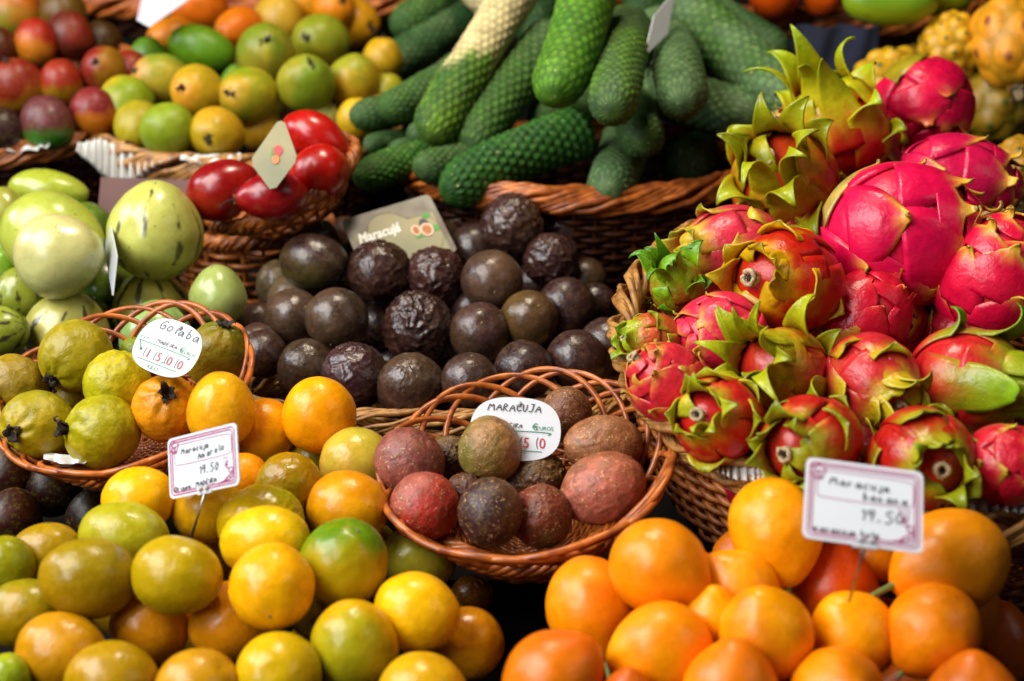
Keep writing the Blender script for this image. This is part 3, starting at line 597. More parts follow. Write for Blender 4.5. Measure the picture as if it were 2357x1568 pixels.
def shield_card(tl, tr, bl, ds, label, name, hand, origin, digits, seed, outline):
    M3, ctr, W, H = sign_frame(tl, tr, bl, *ds, 0, 0); o = ob('price_tag', mesh('price_tag', *plate([(a * W, b * H) for a, b in outline], .0014), MT['plastic'], False), None, label, 'price tag', 'white price tags with green print'); set_mat(o, M3, ctr)
    L = handwriting(hand, *name[:2], name[2], seed=seed, adv=name[3]); L2 = handwriting(origin[0], origin[1] * W, origin[2] * H, origin[3] * H, seed=seed + 1, adv=.85, slant=.2)
    L = [[(a, b) for a, b in q] for q in L]
    ob('handwriting', mesh('handwriting', *ribbon(L, .0008, .0008), MT['ink'], False), o); ob('handwriting', mesh('handwriting', *ribbon(L2, .0006, .0008), MT['ink'], False), o)
    g = [[(-.46 * W, -.035 * H), (.42 * W, -.035 * H), (.36 * W, -.085 * H)], [(-.44 * W, -.04 * H), (-.37 * W, -.16 * H)], [(-.34 * W, -.345 * H), (.30 * W, -.345 * H)]]
    for k in range(6):
        a = k * math.pi / 6; g.append([(-.36 * W - .02 * W * math.cos(a), -.18 * H - .02 * W * math.sin(a)), (-.36 * W + .02 * W * math.cos(a), -.18 * H + .02 * W * math.sin(a))])
    ob('green_rules', mesh('green_rules', *ribbon(g, .0008, .0006), MT['green_ink'], False), o)
    text_mesh('printed_text', 'P.V.P.', H * .085, MT['green_ink'], o, -.46 * W, .0 * H, .0006, sx=.95); text_mesh('printed_text', '€UROS', H * .085, MT['green_ink'], o, .22 * W, -.005 * H, .0006, sx=1.0)
    text_mesh('printed_text', '€', H * .15, MT['green_ink'], o, .18 * W, -.01 * H, .0005); text_mesh('printed_text', 'KILO', H * .10, MT['green_ink'], o, -.14 * W, -.46 * H, .0006)
    for k, c in enumerate(digits):
        x_ = (-.24 + .175 * k) * W; ar = [(x_ - .035 * W + .012 * W * (1 - math.cos(t)), -.22 * H + .09 * H * math.sin(t)) for t in np.linspace(-1.3, 1.3, 8)]
        ar = [(x_ - .045 * W - .0 + .02 * W * (1 - math.cos(t)), -.21 * H + .09 * H * math.sin(t)) for t in np.linspace(-1.4, 1.4, 8)]
        ob('flip_slot', mesh('flip_slot', *ribbon([ar], .0006, .0006), MT['ink'], False), o)
        text_mesh('price_digit', c, H * .23, MT['red_ink'], o, x_ - .02 * W, -.29 * H, .0007, sx=.9)
        if k == 1: text_mesh('printed_text', ',', H * .21, MT['green_ink'], o, x_ + .085 * W, -.285 * H, .0006)
    v, f = tubes([([(.02 * W, .40 * H, 0), (.02 * W, .40 * H, .002), (.02 * W, .40 * H, .0028)], [.0026, .0026, .0014])], 14); ob('stud', mesh('stud', v, f, MT['clear']), o)
    return o
def superell(w_, h_, n, k=40): return [(.5 * w_ * math.copysign(abs(math.cos(a)) ** (2 / n), math.cos(a)), .5 * h_ * math.copysign(abs(math.sin(a)) ** (2 / n), math.sin(a))) for a in np.linspace(0, 2 * math.pi, k, endpoint=False)]

# purple-fruit name card, weathered
M3, ctr, W, H = sign_frame((806, 500), (1005, 440), (826, 650), 1.73, 1.76, 1.68, 0, 0); W *= 1.02; H = W * .80
o = ob('name_card', mesh('name_card', *plate(roundrect(W, H, .006), .0015), MT['card'], False), None, 'weathered brown card reading Maracujá with a fruit picture, stuck in the purple heap', 'name card'); set_mat(o, M3, ctr)
W, H = W, H
prn = [(-.44, -.46), (.44, -.46), (.44, .20), (.16, .20), (.05, .38), (-.12, .42), (-.24, .34), (-.28, .20), (-.44, .20)]
v, f = plate([(a * W, b * H) for a, b in prn], .0003); ob('printed_panel', mesh('printed_panel', np.array(v) + [0, 0, .0006], f, MT['card_print'], False), o)
v, f = ribbon([closed([(a * W, b * H) for a, b in prn])], .0008, .0009); ob('panel_outline', mesh('panel_outline', v, f, MT['drystem'], False), o)
text_mesh('printed_text', 'Maracujá', H * .215, MT['white_ink'], o, -.42 * W, .05 * H, .0012, shear=.25, sx=.74); text_mesh('printed_text', 'Baby', H * .10, MT['ink'], o, .02 * W, -.40 * H, .0012, shear=.3)
def disc(cx, cy, rx, ry, z, mat, nm): v, f = plate([(cx * W + rx * W * math.cos(a), cy * H + ry * H * math.sin(a)) for a in np.linspace(0, 2 * math.pi, 20, endpoint=False)], .0002); return ob(nm, mesh(nm, np.array(v) + [0, 0, z], f, mat, False), o)
MT['dkfruit'] = plain('print_dark_fruit', '2a1c2c', .5, 0, 8, 0); MT['leafp'] = plain('print_leaf', '2f8a2c', .5, 0, 8, 0); MT['pulp'] = plain('print_pulp', 'c87a28', .5, .3, 400, 0, hex2='8a3a10'); MT['rindp'] = plain('print_rind', 'e8c8b0', .5, 0, 8, 0)
disc(.30, .06, .05, .08, .0012, MT['dkfruit'], 'fruit_picture'); disc(.36, .17, .05, .04, .0011, MT['leafp'], 'fruit_picture'); disc(.40, -.06, .04, .05, .0011, MT['leafp'], 'fruit_picture'); disc(.20, -.11, .045, .03, .0011, MT['leafp'], 'fruit_picture')
disc(.19, -.01, .05, .085, .0014, MT['rindp'], 'fruit_picture'); disc(.19, -.01, .036, .065, .0016, MT['pulp'], 'fruit_picture'); disc(.30, -.05, .068, .105, .0018, MT['rindp'], 'fruit_picture'); disc(.30, -.05, .052, .082, .002, MT['pulp'], 'fruit_picture')

price_card((401, 1012), (561, 972), (375, 1149), (1.215, 1.165, 1.215), 'white card with magenta border priced 19,50, leaning on a pin amid yellow fruit', (440, 1236, 1.20), [('Maracuja', -.30, .19, .10, .03), ('Amarelo', -.06, .05, .11, .10), ('19,50', -.06, -.20, .14, .02), ('Origem: MADEIRA', -.42, -.40, .085, .02)], 3)
price_card((1860, 1052), (2128, 1088), (1842, 1236), (1.02, 1.013, .988), 'larger white card with magenta border and blurred handwriting, pinned in the orange granadillas', (1954, 1384, 1.03), [('Maracuja', -.30, .19, .10, 0), ('banana', -.02, .05, .10, 0), ('19,50', -.04, -.20, .14, .02), ('maracuja bela', -.42, -.40, .07, .01)], 8)
sh = [(a, b) for a, b in superell(1, 1, 3.0)]
ol = [(x_ * (1 - .12 * max(0, y_ + .0)), y_) for x_, y_ in superell(1, 1, 2.7, 56)]
shield_card((338, 714), (475, 765), (296, 835), (1.345, 1.325, 1.325), 'tilted white tag reading Goiaba 15,00, standing among the guavas', (-.019, .014, .0095, .84), 'Goiaba', ('MADEIRA', -.20, .015, .07), '1500', 5, ol)
shield_card((1086, 910), (1294, 920), (1076, 1055), (1.292, 1.290, 1.275), 'upright white tag reading MARACUJA, half hidden by a tan fruit in the round basket', (-.026, .016, .0072, .80), 'MARACUJA', ('MADEIRA', -.22, .015, .07), '1950', 9, ol)
# card with fruit print in the tamarillo basket
M3, ctr, W, H = sign_frame((562, 305), (668, 300), (575, 405), 1.615, 1.61, 1.60, 0, 0)
dia = [(0.28, .48), (.36, .44), (.60, -.06), (.58, -.16), (.24, -.52), (.12, -.54), (-.22, -.18), (-.24, -.06), (.20, .46)]
o = ob('name_card', mesh('name_card', *plate([((a - .1) * W * 1.15, b * H * 1.5) for a, b in dia], .0015), MT['card_print'], False), None, 'beige tilted card with a red fruit picture above the red tamarillos', 'name card'); set_mat(o, M3, ctr)
MT['redp'] = plain('print_red_fruit', 'c22a2a', .5, 0, 8, 0)
disc(.17, .04, .10, .12, .001, MT['redp'], 'fruit_picture'); disc(.13, -.16, .08, .10, .0012, plain('print_orange_fruit', 'd8702a', .5, 0, 8, 0), 'fruit_picture'); disc(.05, -.02, .03, .14, .0008, MT['leafp'], 'fruit_picture')
# white cards seen almost edge on
def thin_card(c4, ds, label, mat='plastic', pin=None):
    p = [P(*q, d_) for q, d_ in zip(c4, ds)]; ctr = sum(p) / 4; n = np.cross(p[1] - p[0], p[3] - p[0]); n /= np.linalg.norm(n)
    V = [q - ctr for q in p] + [q - ctr - n * .0015 for q in p]; parts = [(V, [(0, 1, 2, 3), (7, 6, 5, 4), (0, 4, 5, 1), (1, 5, 6, 2), (2, 6, 7, 3), (3, 7, 4, 0)])]
    o = ob('sign_card', mesh('sign_card', *merge(parts), MT[mat], False), None, label, 'sign card'); o.location = ctr
    if pin: v, f = tubes([([P(*pin[0]) - ctr, P(*pin[1]) - ctr], [.0012, .0012])], 6); ob('pin', mesh('pin', v, f, MT['metal']), o)
    if mat == 'clear': return o
    b = [p[0] * .88 + ctr * .12 - ctr + n * .0004, p[1] * .88 + ctr * .12 - ctr + n * .0004, p[2] * .88 + ctr * .12 - ctr + n * .0004, p[3] * .88 + ctr * .12 - ctr + n * .0004]
    v, f = tubes([(b, .0007, True)], 4); ob('border', mesh('border', v, f, MT['pink_ink'], False), o); return o
thin_card([(1481, 132), (1502, 40), (1552, -22), (1534, 78)], [1.80, 1.84, 1.90, 1.86], 'white card turned almost edge on, on a wire pin among the green monstera fruit', pin=((1508, 110, 1.83), (1490, 176, 1.82)))
thin_card([(315, 45), (345, 62), (440, -5), (330, -20)], [2.08, 2.07, 2.12, 2.15], 'pale blurred card with a thin border behind the orange mangoes')
thin_card([(258, 680), (268, 590), (250, 500), (240, 575)], [1.50, 1.52, 1.62, 1.62], 'clear edge on card slotted between two large pale pepino melons', mat='clear')
# ---------------------------------------------------------------- baskets
DK = lambda x, y: D(x, y)
woven_basket(1010, 850, 470, 52, 74, 0, 1.54, .10, 'wide wicker basket with straw coloured rods holding the purple passion fruit', mat='wick_straw', wmat='wick_straw', thick=.011, twist=5, rod=.0028, front=975)
woven_basket(1335, 352, 400, 108, 66, 0, 1.90, .15, 'deep brown basket with a thick orange braided rim under the monstera fruit', mat='wick_orange', thick=.0125, twist=5, rod=.0046, front=462)
woven_basket(648, 418, 186, 88, 60, -26, 1.74, .036, 'small tilted basket of red tamarillos', mat='wick_rim', wmat='wick_rim', thick=.0045, twist=14, rod=.0024, taper=.62)
woven_basket(580, 500, 175, 55, 66, 0, 1.86, .15, 'brown lattice sided basket standing under the tamarillo basket', mat='wick_rim', wmat='wick_rim', thick=.006, twist=14, rod=.0026, front=562, rows=13)
woven_basket(560, 235, 340, 150, 62, 0, 2.08, .10, 'pale rimmed basket of yellow green mangoes with a lace doily', mat='wick_straw', thick=.015, twist=6, rod=.0048, front=392)
woven_basket(40, 180, 300, 175, 58, 0, 2.10, .10, 'brown basket of red mangoes against the shade', mat='wick_rim', thick=.013, twist=6, rod=.0042, front=362)
woven_basket(620, -110, 520, 110, 64, 0, 2.62, .05, 'far basket whose twisted rim shows above the mangoes', mat='wick_orange', thick=.016, twist=9, rod=.0052, front=26)
woven_basket(1830, -95, 420, 110, 64, 0, 2.58, .05, 'far basket of oranges with a glossy twisted rim', mat='wick_orange', thick=.018, twist=7, rod=.0058, front=52)
woven_basket(2085, 842, 652, 368, 55, 0, 1.36, .12, 'large golden wicker basket heaped with dragon fruit', mat='wick_straw', wmat='wick_rim', thick=.013, twist=11, rod=.0032, front=1222)
CB, CO = loop_basket(1208, 1052, 345, 186, -9, 1.27, 'round orange willow basket edged with open loops, holding speckled passion fruit', hgt=.044, seed=3, rr_=.0031, N=20, span=84, bowl=.024)
GB, GO = loop_basket(283, 882, 300, 186, -9, 1.37, 'round brown willow basket edged with open loops, holding guavas', hgt=.042, seed=5, rr_=.0029, N=20, span=84, bowl=.024, name='willow_basket')

# ---------------------------------------------------------------- heaps
def heap(kind, items, depth, group=None, spring=.12, k=.8, base='', defaults=None, it=60, fill=None):
    its = []
    for f in items:
        x, y, r, L, dr, c1, c2, lb = f[:8]; opt = dict(defaults or {}); opt.update(f[8] if len(f) > 8 else {})
        dv = dr if hasattr(dr, '__len__') else (math.cos(dr), math.sin(dr), .2); n_ = math.sqrt(sum(q * q for q in dv)); u, v_ = dv[0] / n_, dv[1] / n_
        h = (L - 1) * r if L > 1 else 0; seg = (u * h, -v_ * h) if h > 3 else (0, 0)
        its.append(dict(x=x, y=y, r=r, seg=seg, d0=depth(x, y) + opt.pop('dz', 0), f=(x, y, r, L, dr, c1, c2, lb), opt=opt))
    ds = settle(its, spring, it, k)
    for i, d in zip(its, ds):
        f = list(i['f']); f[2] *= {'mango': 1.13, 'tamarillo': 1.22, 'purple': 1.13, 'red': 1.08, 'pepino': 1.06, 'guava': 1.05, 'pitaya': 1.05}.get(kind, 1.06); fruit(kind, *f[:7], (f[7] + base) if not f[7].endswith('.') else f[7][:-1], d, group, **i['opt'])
    if fill:                               # the layer below, where the gaps of the heap show it
        rm = fill[1]; G = []; row = 0; y = min(i['y'] for i in its)
        while y < max(i['y'] for i in its) + rm:
            x = min(i['x'] for i in its) + (row % 2) * rm * .9
            while x < max(i['x'] for i in its) + rm:
                gx, gy = x + R.uniform(-.18, .18) * rm, y + R.uniform(-.18, .18) * rm; nb = [i for i in range(len(its)) if math.hypot(its[i]['x'] - gx, its[i]['y'] - gy) < its[i]['r'] + rm * 1.3]
                if len(nb) >= 3:
                    an = sorted(math.atan2(its[i]['y'] - gy, its[i]['x'] - gx) for i in nb); gap = max([an[k_ + 1] - an[k_] for k_ in range(len(an) - 1)] + [an[0] + 2 * math.pi - an[-1]])
                    vis = 0
                    for _ in range(60):
                        a_, q_ = R.uniform(0, 6.283), rm * math.sqrt(R.random()); sx_, sy_ = gx + q_ * math.cos(a_), gy + q_ * math.sin(a_)
                        vis += all(math.hypot(its[i]['x'] - sx_, its[i]['y'] - sy_) > its[i]['r'] * .97 for i in nb)
                    if gap < 3.0 and vis > 8:
                        G.append((gx, gy, max(ds[i] + .85 * math.sqrt(max(0, (its[i]['r'] + rm) ** 2 - (its[i]['x'] - gx) ** 2 - (its[i]['y'] - gy) ** 2)) * ds[i] / FD for i in nb)))
                x += rm * 1.8
            y += rm * 1.55; row += 1
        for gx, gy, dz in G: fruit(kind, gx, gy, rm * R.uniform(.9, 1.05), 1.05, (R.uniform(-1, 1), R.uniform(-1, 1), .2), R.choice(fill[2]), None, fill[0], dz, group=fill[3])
    return list(zip(its, ds))
UP, DN, VW = (0, 1, .3), (0, -1, .3), (0, 0, 1)
# speckled passion fruit in the round basket
cbd = lambda x, y: plane_d(CO - CB[:, 2] * .012, CB[:, 2], x, y)
W_ = dict(wrinkle=1)
heap('red', [
 (1302, 953, 56, 1.05, (.3, 1, .2), '8a5a3a', '6a3a22', 'rough brown speckled passion fruit behind the upright tag', dict(wrinkle=.25, fa=1)),
 (1030, 1055, 46, 1.15, (1, .2, .2), '4a2a14', '7a5a20', 'dark shrivelled passion fruit deep behind the tan one', W_),
 (1388, 1025, 64, 1.38, (-1, -.05, .2), 'a06a44', '8a4030', 'long brown speckled passion fruit near the basket edge, above the big pink one', dict(wrinkle=.15)),
 (940, 1064, 74, 1.06, (-.7, .6, .3), '9a5a4c', '8a4640', 'dusky pink passion fruit against the basket rim, above the red one', dict(wrinkle=.1)),
 (1233, 1098, 56, 1.15, (1, .1, .3), '6a4a1e', '5a2a16', 'olive brown dented passion fruit below the upright tag', W_),
 (1070, 1130, 38, 1.1, (1, .3, .2), '4a2416', '5a3018', 'small dark shrivelled passion fruit between the red and tan ones', W_),
 (1127, 1034, 68, 1.06, (-.1, 1, .3), 'a47846', '7a7030', 'tan green streaked passion fruit leaning against the upright tag', dict(wrinkle=.18)),
 (1387, 1125, 76, 1.24, (-1, -.35, .3), 'c0705c', 'a06040', 'largest pink passion fruit in the round basket', dict(wrinkle=.3, end=1)),
 (1246, 1188, 66, 1.05, (.2, 1, .3), '7a3018', '5a4a20', 'red brown ribbed passion fruit beside the dark purple one', dict(wrinkle=.4)),
 (975, 1168, 76, 1.0, (-.5, -.5, .8), 'b8382c', 'a8584a', 'smooth red passion fruit at the basket front', dict(cgrad=.9)),
 (1128, 1180, 70, 1.08, (0, -1, .5), '40201c', '6a4424', 'dark purple brown smooth passion fruit at the basket front', dict(end=1)),
], cbd, k=.85, spring=.2)
# guavas
gbd = lambda x, y: plane_d(GO - GB[:, 2] * .012, GB[:, 2], x, y)
heap('guava', [
 (500, 820, 70, 1.1, (.3, .9, .35), '6a7010', '8a7a14', 'green guava with a dark calyx behind the Goiaba tag'),
 (310, 808, 32, 1.0, (0, 1, 0), '7a9018', None, 'small bright green guava peeping out beside the Goiaba tag', dict(end=False)),
 (160, 920, 48, 1.0, (0, 1, 0), '8a7a14', None, 'guava hidden low between four others in the basket', dict(end=False)),
 (38, 888, 66, 1.1, (-.6, .6, .2), 'a08a1a', '8a7818', 'ochre guava at the outer edge of its basket', dict(end=False)),
 (175, 820, 80, 1.02, (-.35, -.55, .55), '98900e', 'b08a10', 'large olive guava whose calyx points down, top of the basket'),
 (270, 883, 74, 1.0, (.2, 1, .1), 'b4ac10', 'a8aa12', 'pale yellow green guava without visible calyx', dict(end=False)),
 (382, 940, 74, 1.0, (.22, .42, .8), 'dc9a08', 'c0860c', 'orange yellow guava with a dark calyx beside the tall yellow fruit'),
 (86, 982, 80, 1.0, (-.32, -.12, .8), 'a8980e', '8c8c12', 'olive yellow guava whose short stub faces out, at the front of the basket'),
 (236, 995, 82, 1.0, (-.82, .12, .5), 'a0a00c', 'a8a00e', 'bright guava with its dark calyx on its side, front of the basket'),
], gbd, k=.8, spring=.2)
# yellow passion fruit
Yd = lambda x, y: D(x, y) - .04
Y1, Y2, Y3, Y4, Y5 = 'eeaa06', 'd4a20e', 'b8900c', 'e89406', '8e8c12'
heap('yellow', [
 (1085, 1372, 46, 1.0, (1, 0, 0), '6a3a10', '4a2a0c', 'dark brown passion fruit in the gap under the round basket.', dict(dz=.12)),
 (610, 990, 68, 1.05, (0, 1, .3), Y4, Y1, 'small orange yellow fruit between the tall one and the large golden one'),
 (560, 1105, 60, 1.0, UP, Y4, None, 'yellow passion fruit mostly hidden behind the priced card'),
 (1080, 1480, 76, 1.05, UP, 'b8780c', Y1, 'dull gold passion fruit at the dark gap, last of the heap', dict(dz=.07)),
 (508, 945, 74, 1.16, (.05, 1, .15), 'e4a816', 'd8ac1c', 'tall egg shaped yellow fruit standing behind the priced card'),
 (735, 955, 81, 1.03, (-.2, 1, .2), 'f4ac06', 'ec9c04', 'large golden orange passion fruit in front of the purple heap'),
 (665, 1118, 74, 1.0, (.2, .8, .55), 'a8800a', '94800e', 'olive yellow passion fruit with a puckered top', dict(wrinkle=.25)),
 (820, 1066, 78, 1.06, (-1, .3, .2), 'c8a040', 'b8a83a', 'pale straw coloured passion fruit against the rim of the round basket', dict(dz=.07)),
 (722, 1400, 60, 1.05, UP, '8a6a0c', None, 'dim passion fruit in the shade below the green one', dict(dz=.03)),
 (802, 1170, 82, 1.1, (1, 0, .2), 'e6a408', 'd48c0a', 'yellow orange passion fruit wedged between the green one and the round basket', dict(dz=.06)),
 (320, 1150, 72, 1.15, (1, .2, .2), 'eeb008', 'e0a008', 'bright yellow passion fruit below the guava basket'),
 (480, 1170, 80, 1.0, (.3, .2, .8), 'c89a10', 'b88a10', 'yellow passion fruit behind the wire pin of the priced card'),
 (962, 1288, 66, 1.28, (1, -.25, .1), 'a8a030', '9aa428', 'pale green yellow passion fruit tucked under the round basket', dict(dz=.10)),
 (600, 1200, 80, 1.2, (1, .25, .3), 'a8a014', 'b4980a', 'lime yellow passion fruit with a shrivelled top', dict(wrinkle=.35, cgrad=.8)),
 (105, 1272, 66, 1.22, (1, .35, .2), 'a4840a', 'b88a08', 'olive gold passion fruit beside the pale green long one'),
 (15, 1300, 62, 1.05, UP, Y5, Y3, 'green passion fruit cut by the picture edge beside the olive ones'),
 (286, 1235, 78, 1.30, (1, -.05, .2), 'a8a01c', 'a0a428', 'long pale green yellow passion fruit under the bright yellow one'),
 (55, 1410, 74, 1.2, (1, .3, .2), '8c820c', 'a4860a', 'green passion fruit with a soft yellow cheek near the bottom corner'),
 (345, 1440, 86, 1.02, (-.8, .6, .3), 'd8940e', 'cc880c', 'dull orange yellow passion fruit below the two large olive ones'),
 (535, 1432, 88, 1.1, (-.8, -.45, .4), 'dc900c', 'd0860a', 'orange toned passion fruit with a small scar on its side', dict(end=1)),
 (610, 1245, 76, 1.33, (1, .15, .2), 'ecc00c', 'd8b40e', 'long bright yellow passion fruit lying over the shrivelled lime one'),
 (792, 1295, 97, 1.03, (.35, .75, .5), '62860e', 'b09a0c', 'green passion fruit with a yellow cheek beside the round basket', dict(end=1, cgrad=.9, cbias=.15)),
 (202, 1330, 88, 1.2, (-1, .1, .2), 'a48208', '94800c', 'large olive gold passion fruit with a nearly level long axis'),
 (407, 1325, 86, 1.18, (1, -.1, .2), 'b4980a', 'a4960e', 'oval yellow green passion fruit just under the wire pin'),
 (625, 1352, 93, 1.02, (.1, -.5, .8), 'f4b608', 'e8a808', 'round deep yellow passion fruit in the middle of the heap', dict(end=1)),
 (960, 1410, 86, 1.12, (1, -.35, .2), 'ecb80a', 'e0a80c', 'glossy lemon yellow passion fruit next to the dark gap'),
 (142, 1502, 86, 1.17, (1, -.15, .2), 'b8860a', 'c08a0a', 'gold passion fruit with a broad pale sheen, under the olive gold one'),
 (815, 1482, 95, 1.05, (-.3, 1, .3), 'd0a210', 'a8a018', 'large yellow fruit with green tinge, bottom of the heap beside the lemon yellow one', dict(cgrad=.8)),
 (18, 1560, 50, 1.1, UP, '90a018', 'c0b020', 'mottled green yellow passion fruit in the bottom corner'),
 (640, 1555, 96, 1.0, (0, .3, .9), 'cca80a', 'b8a010', 'yellow passion fruit cut by the bottom edge below the round deep yellow one'),
 (258, 1572, 90, 1.16, (1, 0, .2), 'aa860a', 'b48a0c', 'olive yellow passion fruit cut by the bottom edge under the gold one'),
 (457, 1590, 94, 1.0, (.5, .5, .3), 'c49016', 'b8881a', 'amber passion fruit cut by the bottom edge between two yellow ones'),
 (972, 1602, 96, 1.04, (1, 0, .3), 'd0a010', 'c09010', 'yellow passion fruit cut by the bottom edge under the lemon yellow one'),
], Yd, k=.8, spring=.14, fill=('yellow passion fruit of the layer below, glimpsed through a gap of the yellow heap', 72, ['b08a0c', 'a8860c', '8a7a10'], 'passion fruit buried in the yellow heap'))
# orange granadillas: stalk end along the axis
Od = lambda x, y: D(x, y) - .075
O1, O2, O3 = 'f68c00', 'faa000', 'ec6c00'
heap('orange', [
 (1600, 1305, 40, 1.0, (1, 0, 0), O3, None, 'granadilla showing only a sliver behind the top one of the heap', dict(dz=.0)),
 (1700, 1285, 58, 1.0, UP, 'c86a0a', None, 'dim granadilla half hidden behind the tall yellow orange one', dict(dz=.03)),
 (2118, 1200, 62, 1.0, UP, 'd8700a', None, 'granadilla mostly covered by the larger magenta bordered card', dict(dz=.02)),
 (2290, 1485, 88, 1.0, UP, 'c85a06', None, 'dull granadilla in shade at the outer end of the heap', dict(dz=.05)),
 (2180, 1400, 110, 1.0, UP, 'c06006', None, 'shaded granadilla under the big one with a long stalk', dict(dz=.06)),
 (2012, 1270, 66, 1.0, (-.7, -.55, .8), O1, None, 'granadilla with a green stalk beside the wire pin', dict(end=(.1, .65))),
 (1920, 1362, 96, 1.0, (0, 1, .2), 'd84a04', 'e0600a', 'red orange granadilla under the larger card'),
 (1785, 1220, 102, 1.08, (.12, -1, .55), 'fab004', 'f89a04', 'tall yellow orange granadilla whose stalk points down', dict(end=(.05, .34), cgrad=.9)),
 (1700, 1360, 88, 1.0, (-.6, .6, .1), O2, O1, 'granadilla wedged under the tall yellow orange one'),
 (1640, 1425, 66, 1.0, UP, O2, None, 'granadilla glimpsed between three others in the heap centre', dict(dz=.03)),
 (1362, 1398, 100, 1.05, (.25, -1, .6), O1, 'd86a04', 'granadilla with a green tipped stalk hanging toward the bottom edge', dict(end=(.1, .45))),
 (1515, 1305, 104, 1.0, (1, -.45, .7), 'e88804', O1, 'top granadilla nearest the round basket, its brown stalk sideways', dict(end=(.12, .46))),
 (2186, 1292, 112, 1.08, (-1, -.35, .25), O1, 'e08808', 'biggest granadilla, its long green stalk crossing the wire pin', dict(end=(.05, .62))),
 (1965, 1462, 94, 1.0, (-.4, .6, .3), O2, O1, 'granadilla below the foot of the wire pin'),
 (1524, 1495, 104, 1.0, (-.9, -.2, .2), O2, O1, 'round yellow orange granadilla in the middle row'),
 (1763, 1462, 104, 1.0, (-.25, .9, .5), O2, 'e08004', 'granadilla with a soft dimple on top, in the heap centre'),
 (2148, 1450, 98, 1.03, (-.75, -.8, .35), 'd86a04', O1, 'bruised granadilla whose pointed end faces down beside the dimpled row', dict(end=(.02, .12))),
 (1445, 1606, 60, 1.0, UP, 'd06004', None, 'granadilla low in the gap at the bottom edge'),
 (1272, 1568, 108, 1.0, (.5, .5, .1), 'd86404', 'e07404', 'outermost granadilla at the bottom, by the dark gap'),
 (1680, 1596, 106, 1.0, (.1, 1, .2), 'e07404', O1, 'granadilla cut by the bottom edge under the round yellow orange one'),
 (1928, 1600, 104, 1.0, (.1, .3, .9), 'e07a04', O1, 'granadilla cut by the bottom edge with a tiny navel showing'),
 (2240, 1625, 104, 1.0, (0, 1, .1), 'd06806', None, 'granadilla cut by the bottom edge below the bruised one'),
], Od, k=.8, spring=.14, fill=('granadilla of the layer below, glimpsed through a gap of the orange heap', 84, ['c86006', 'b85004'], 'granadillas buried in the orange heap'))
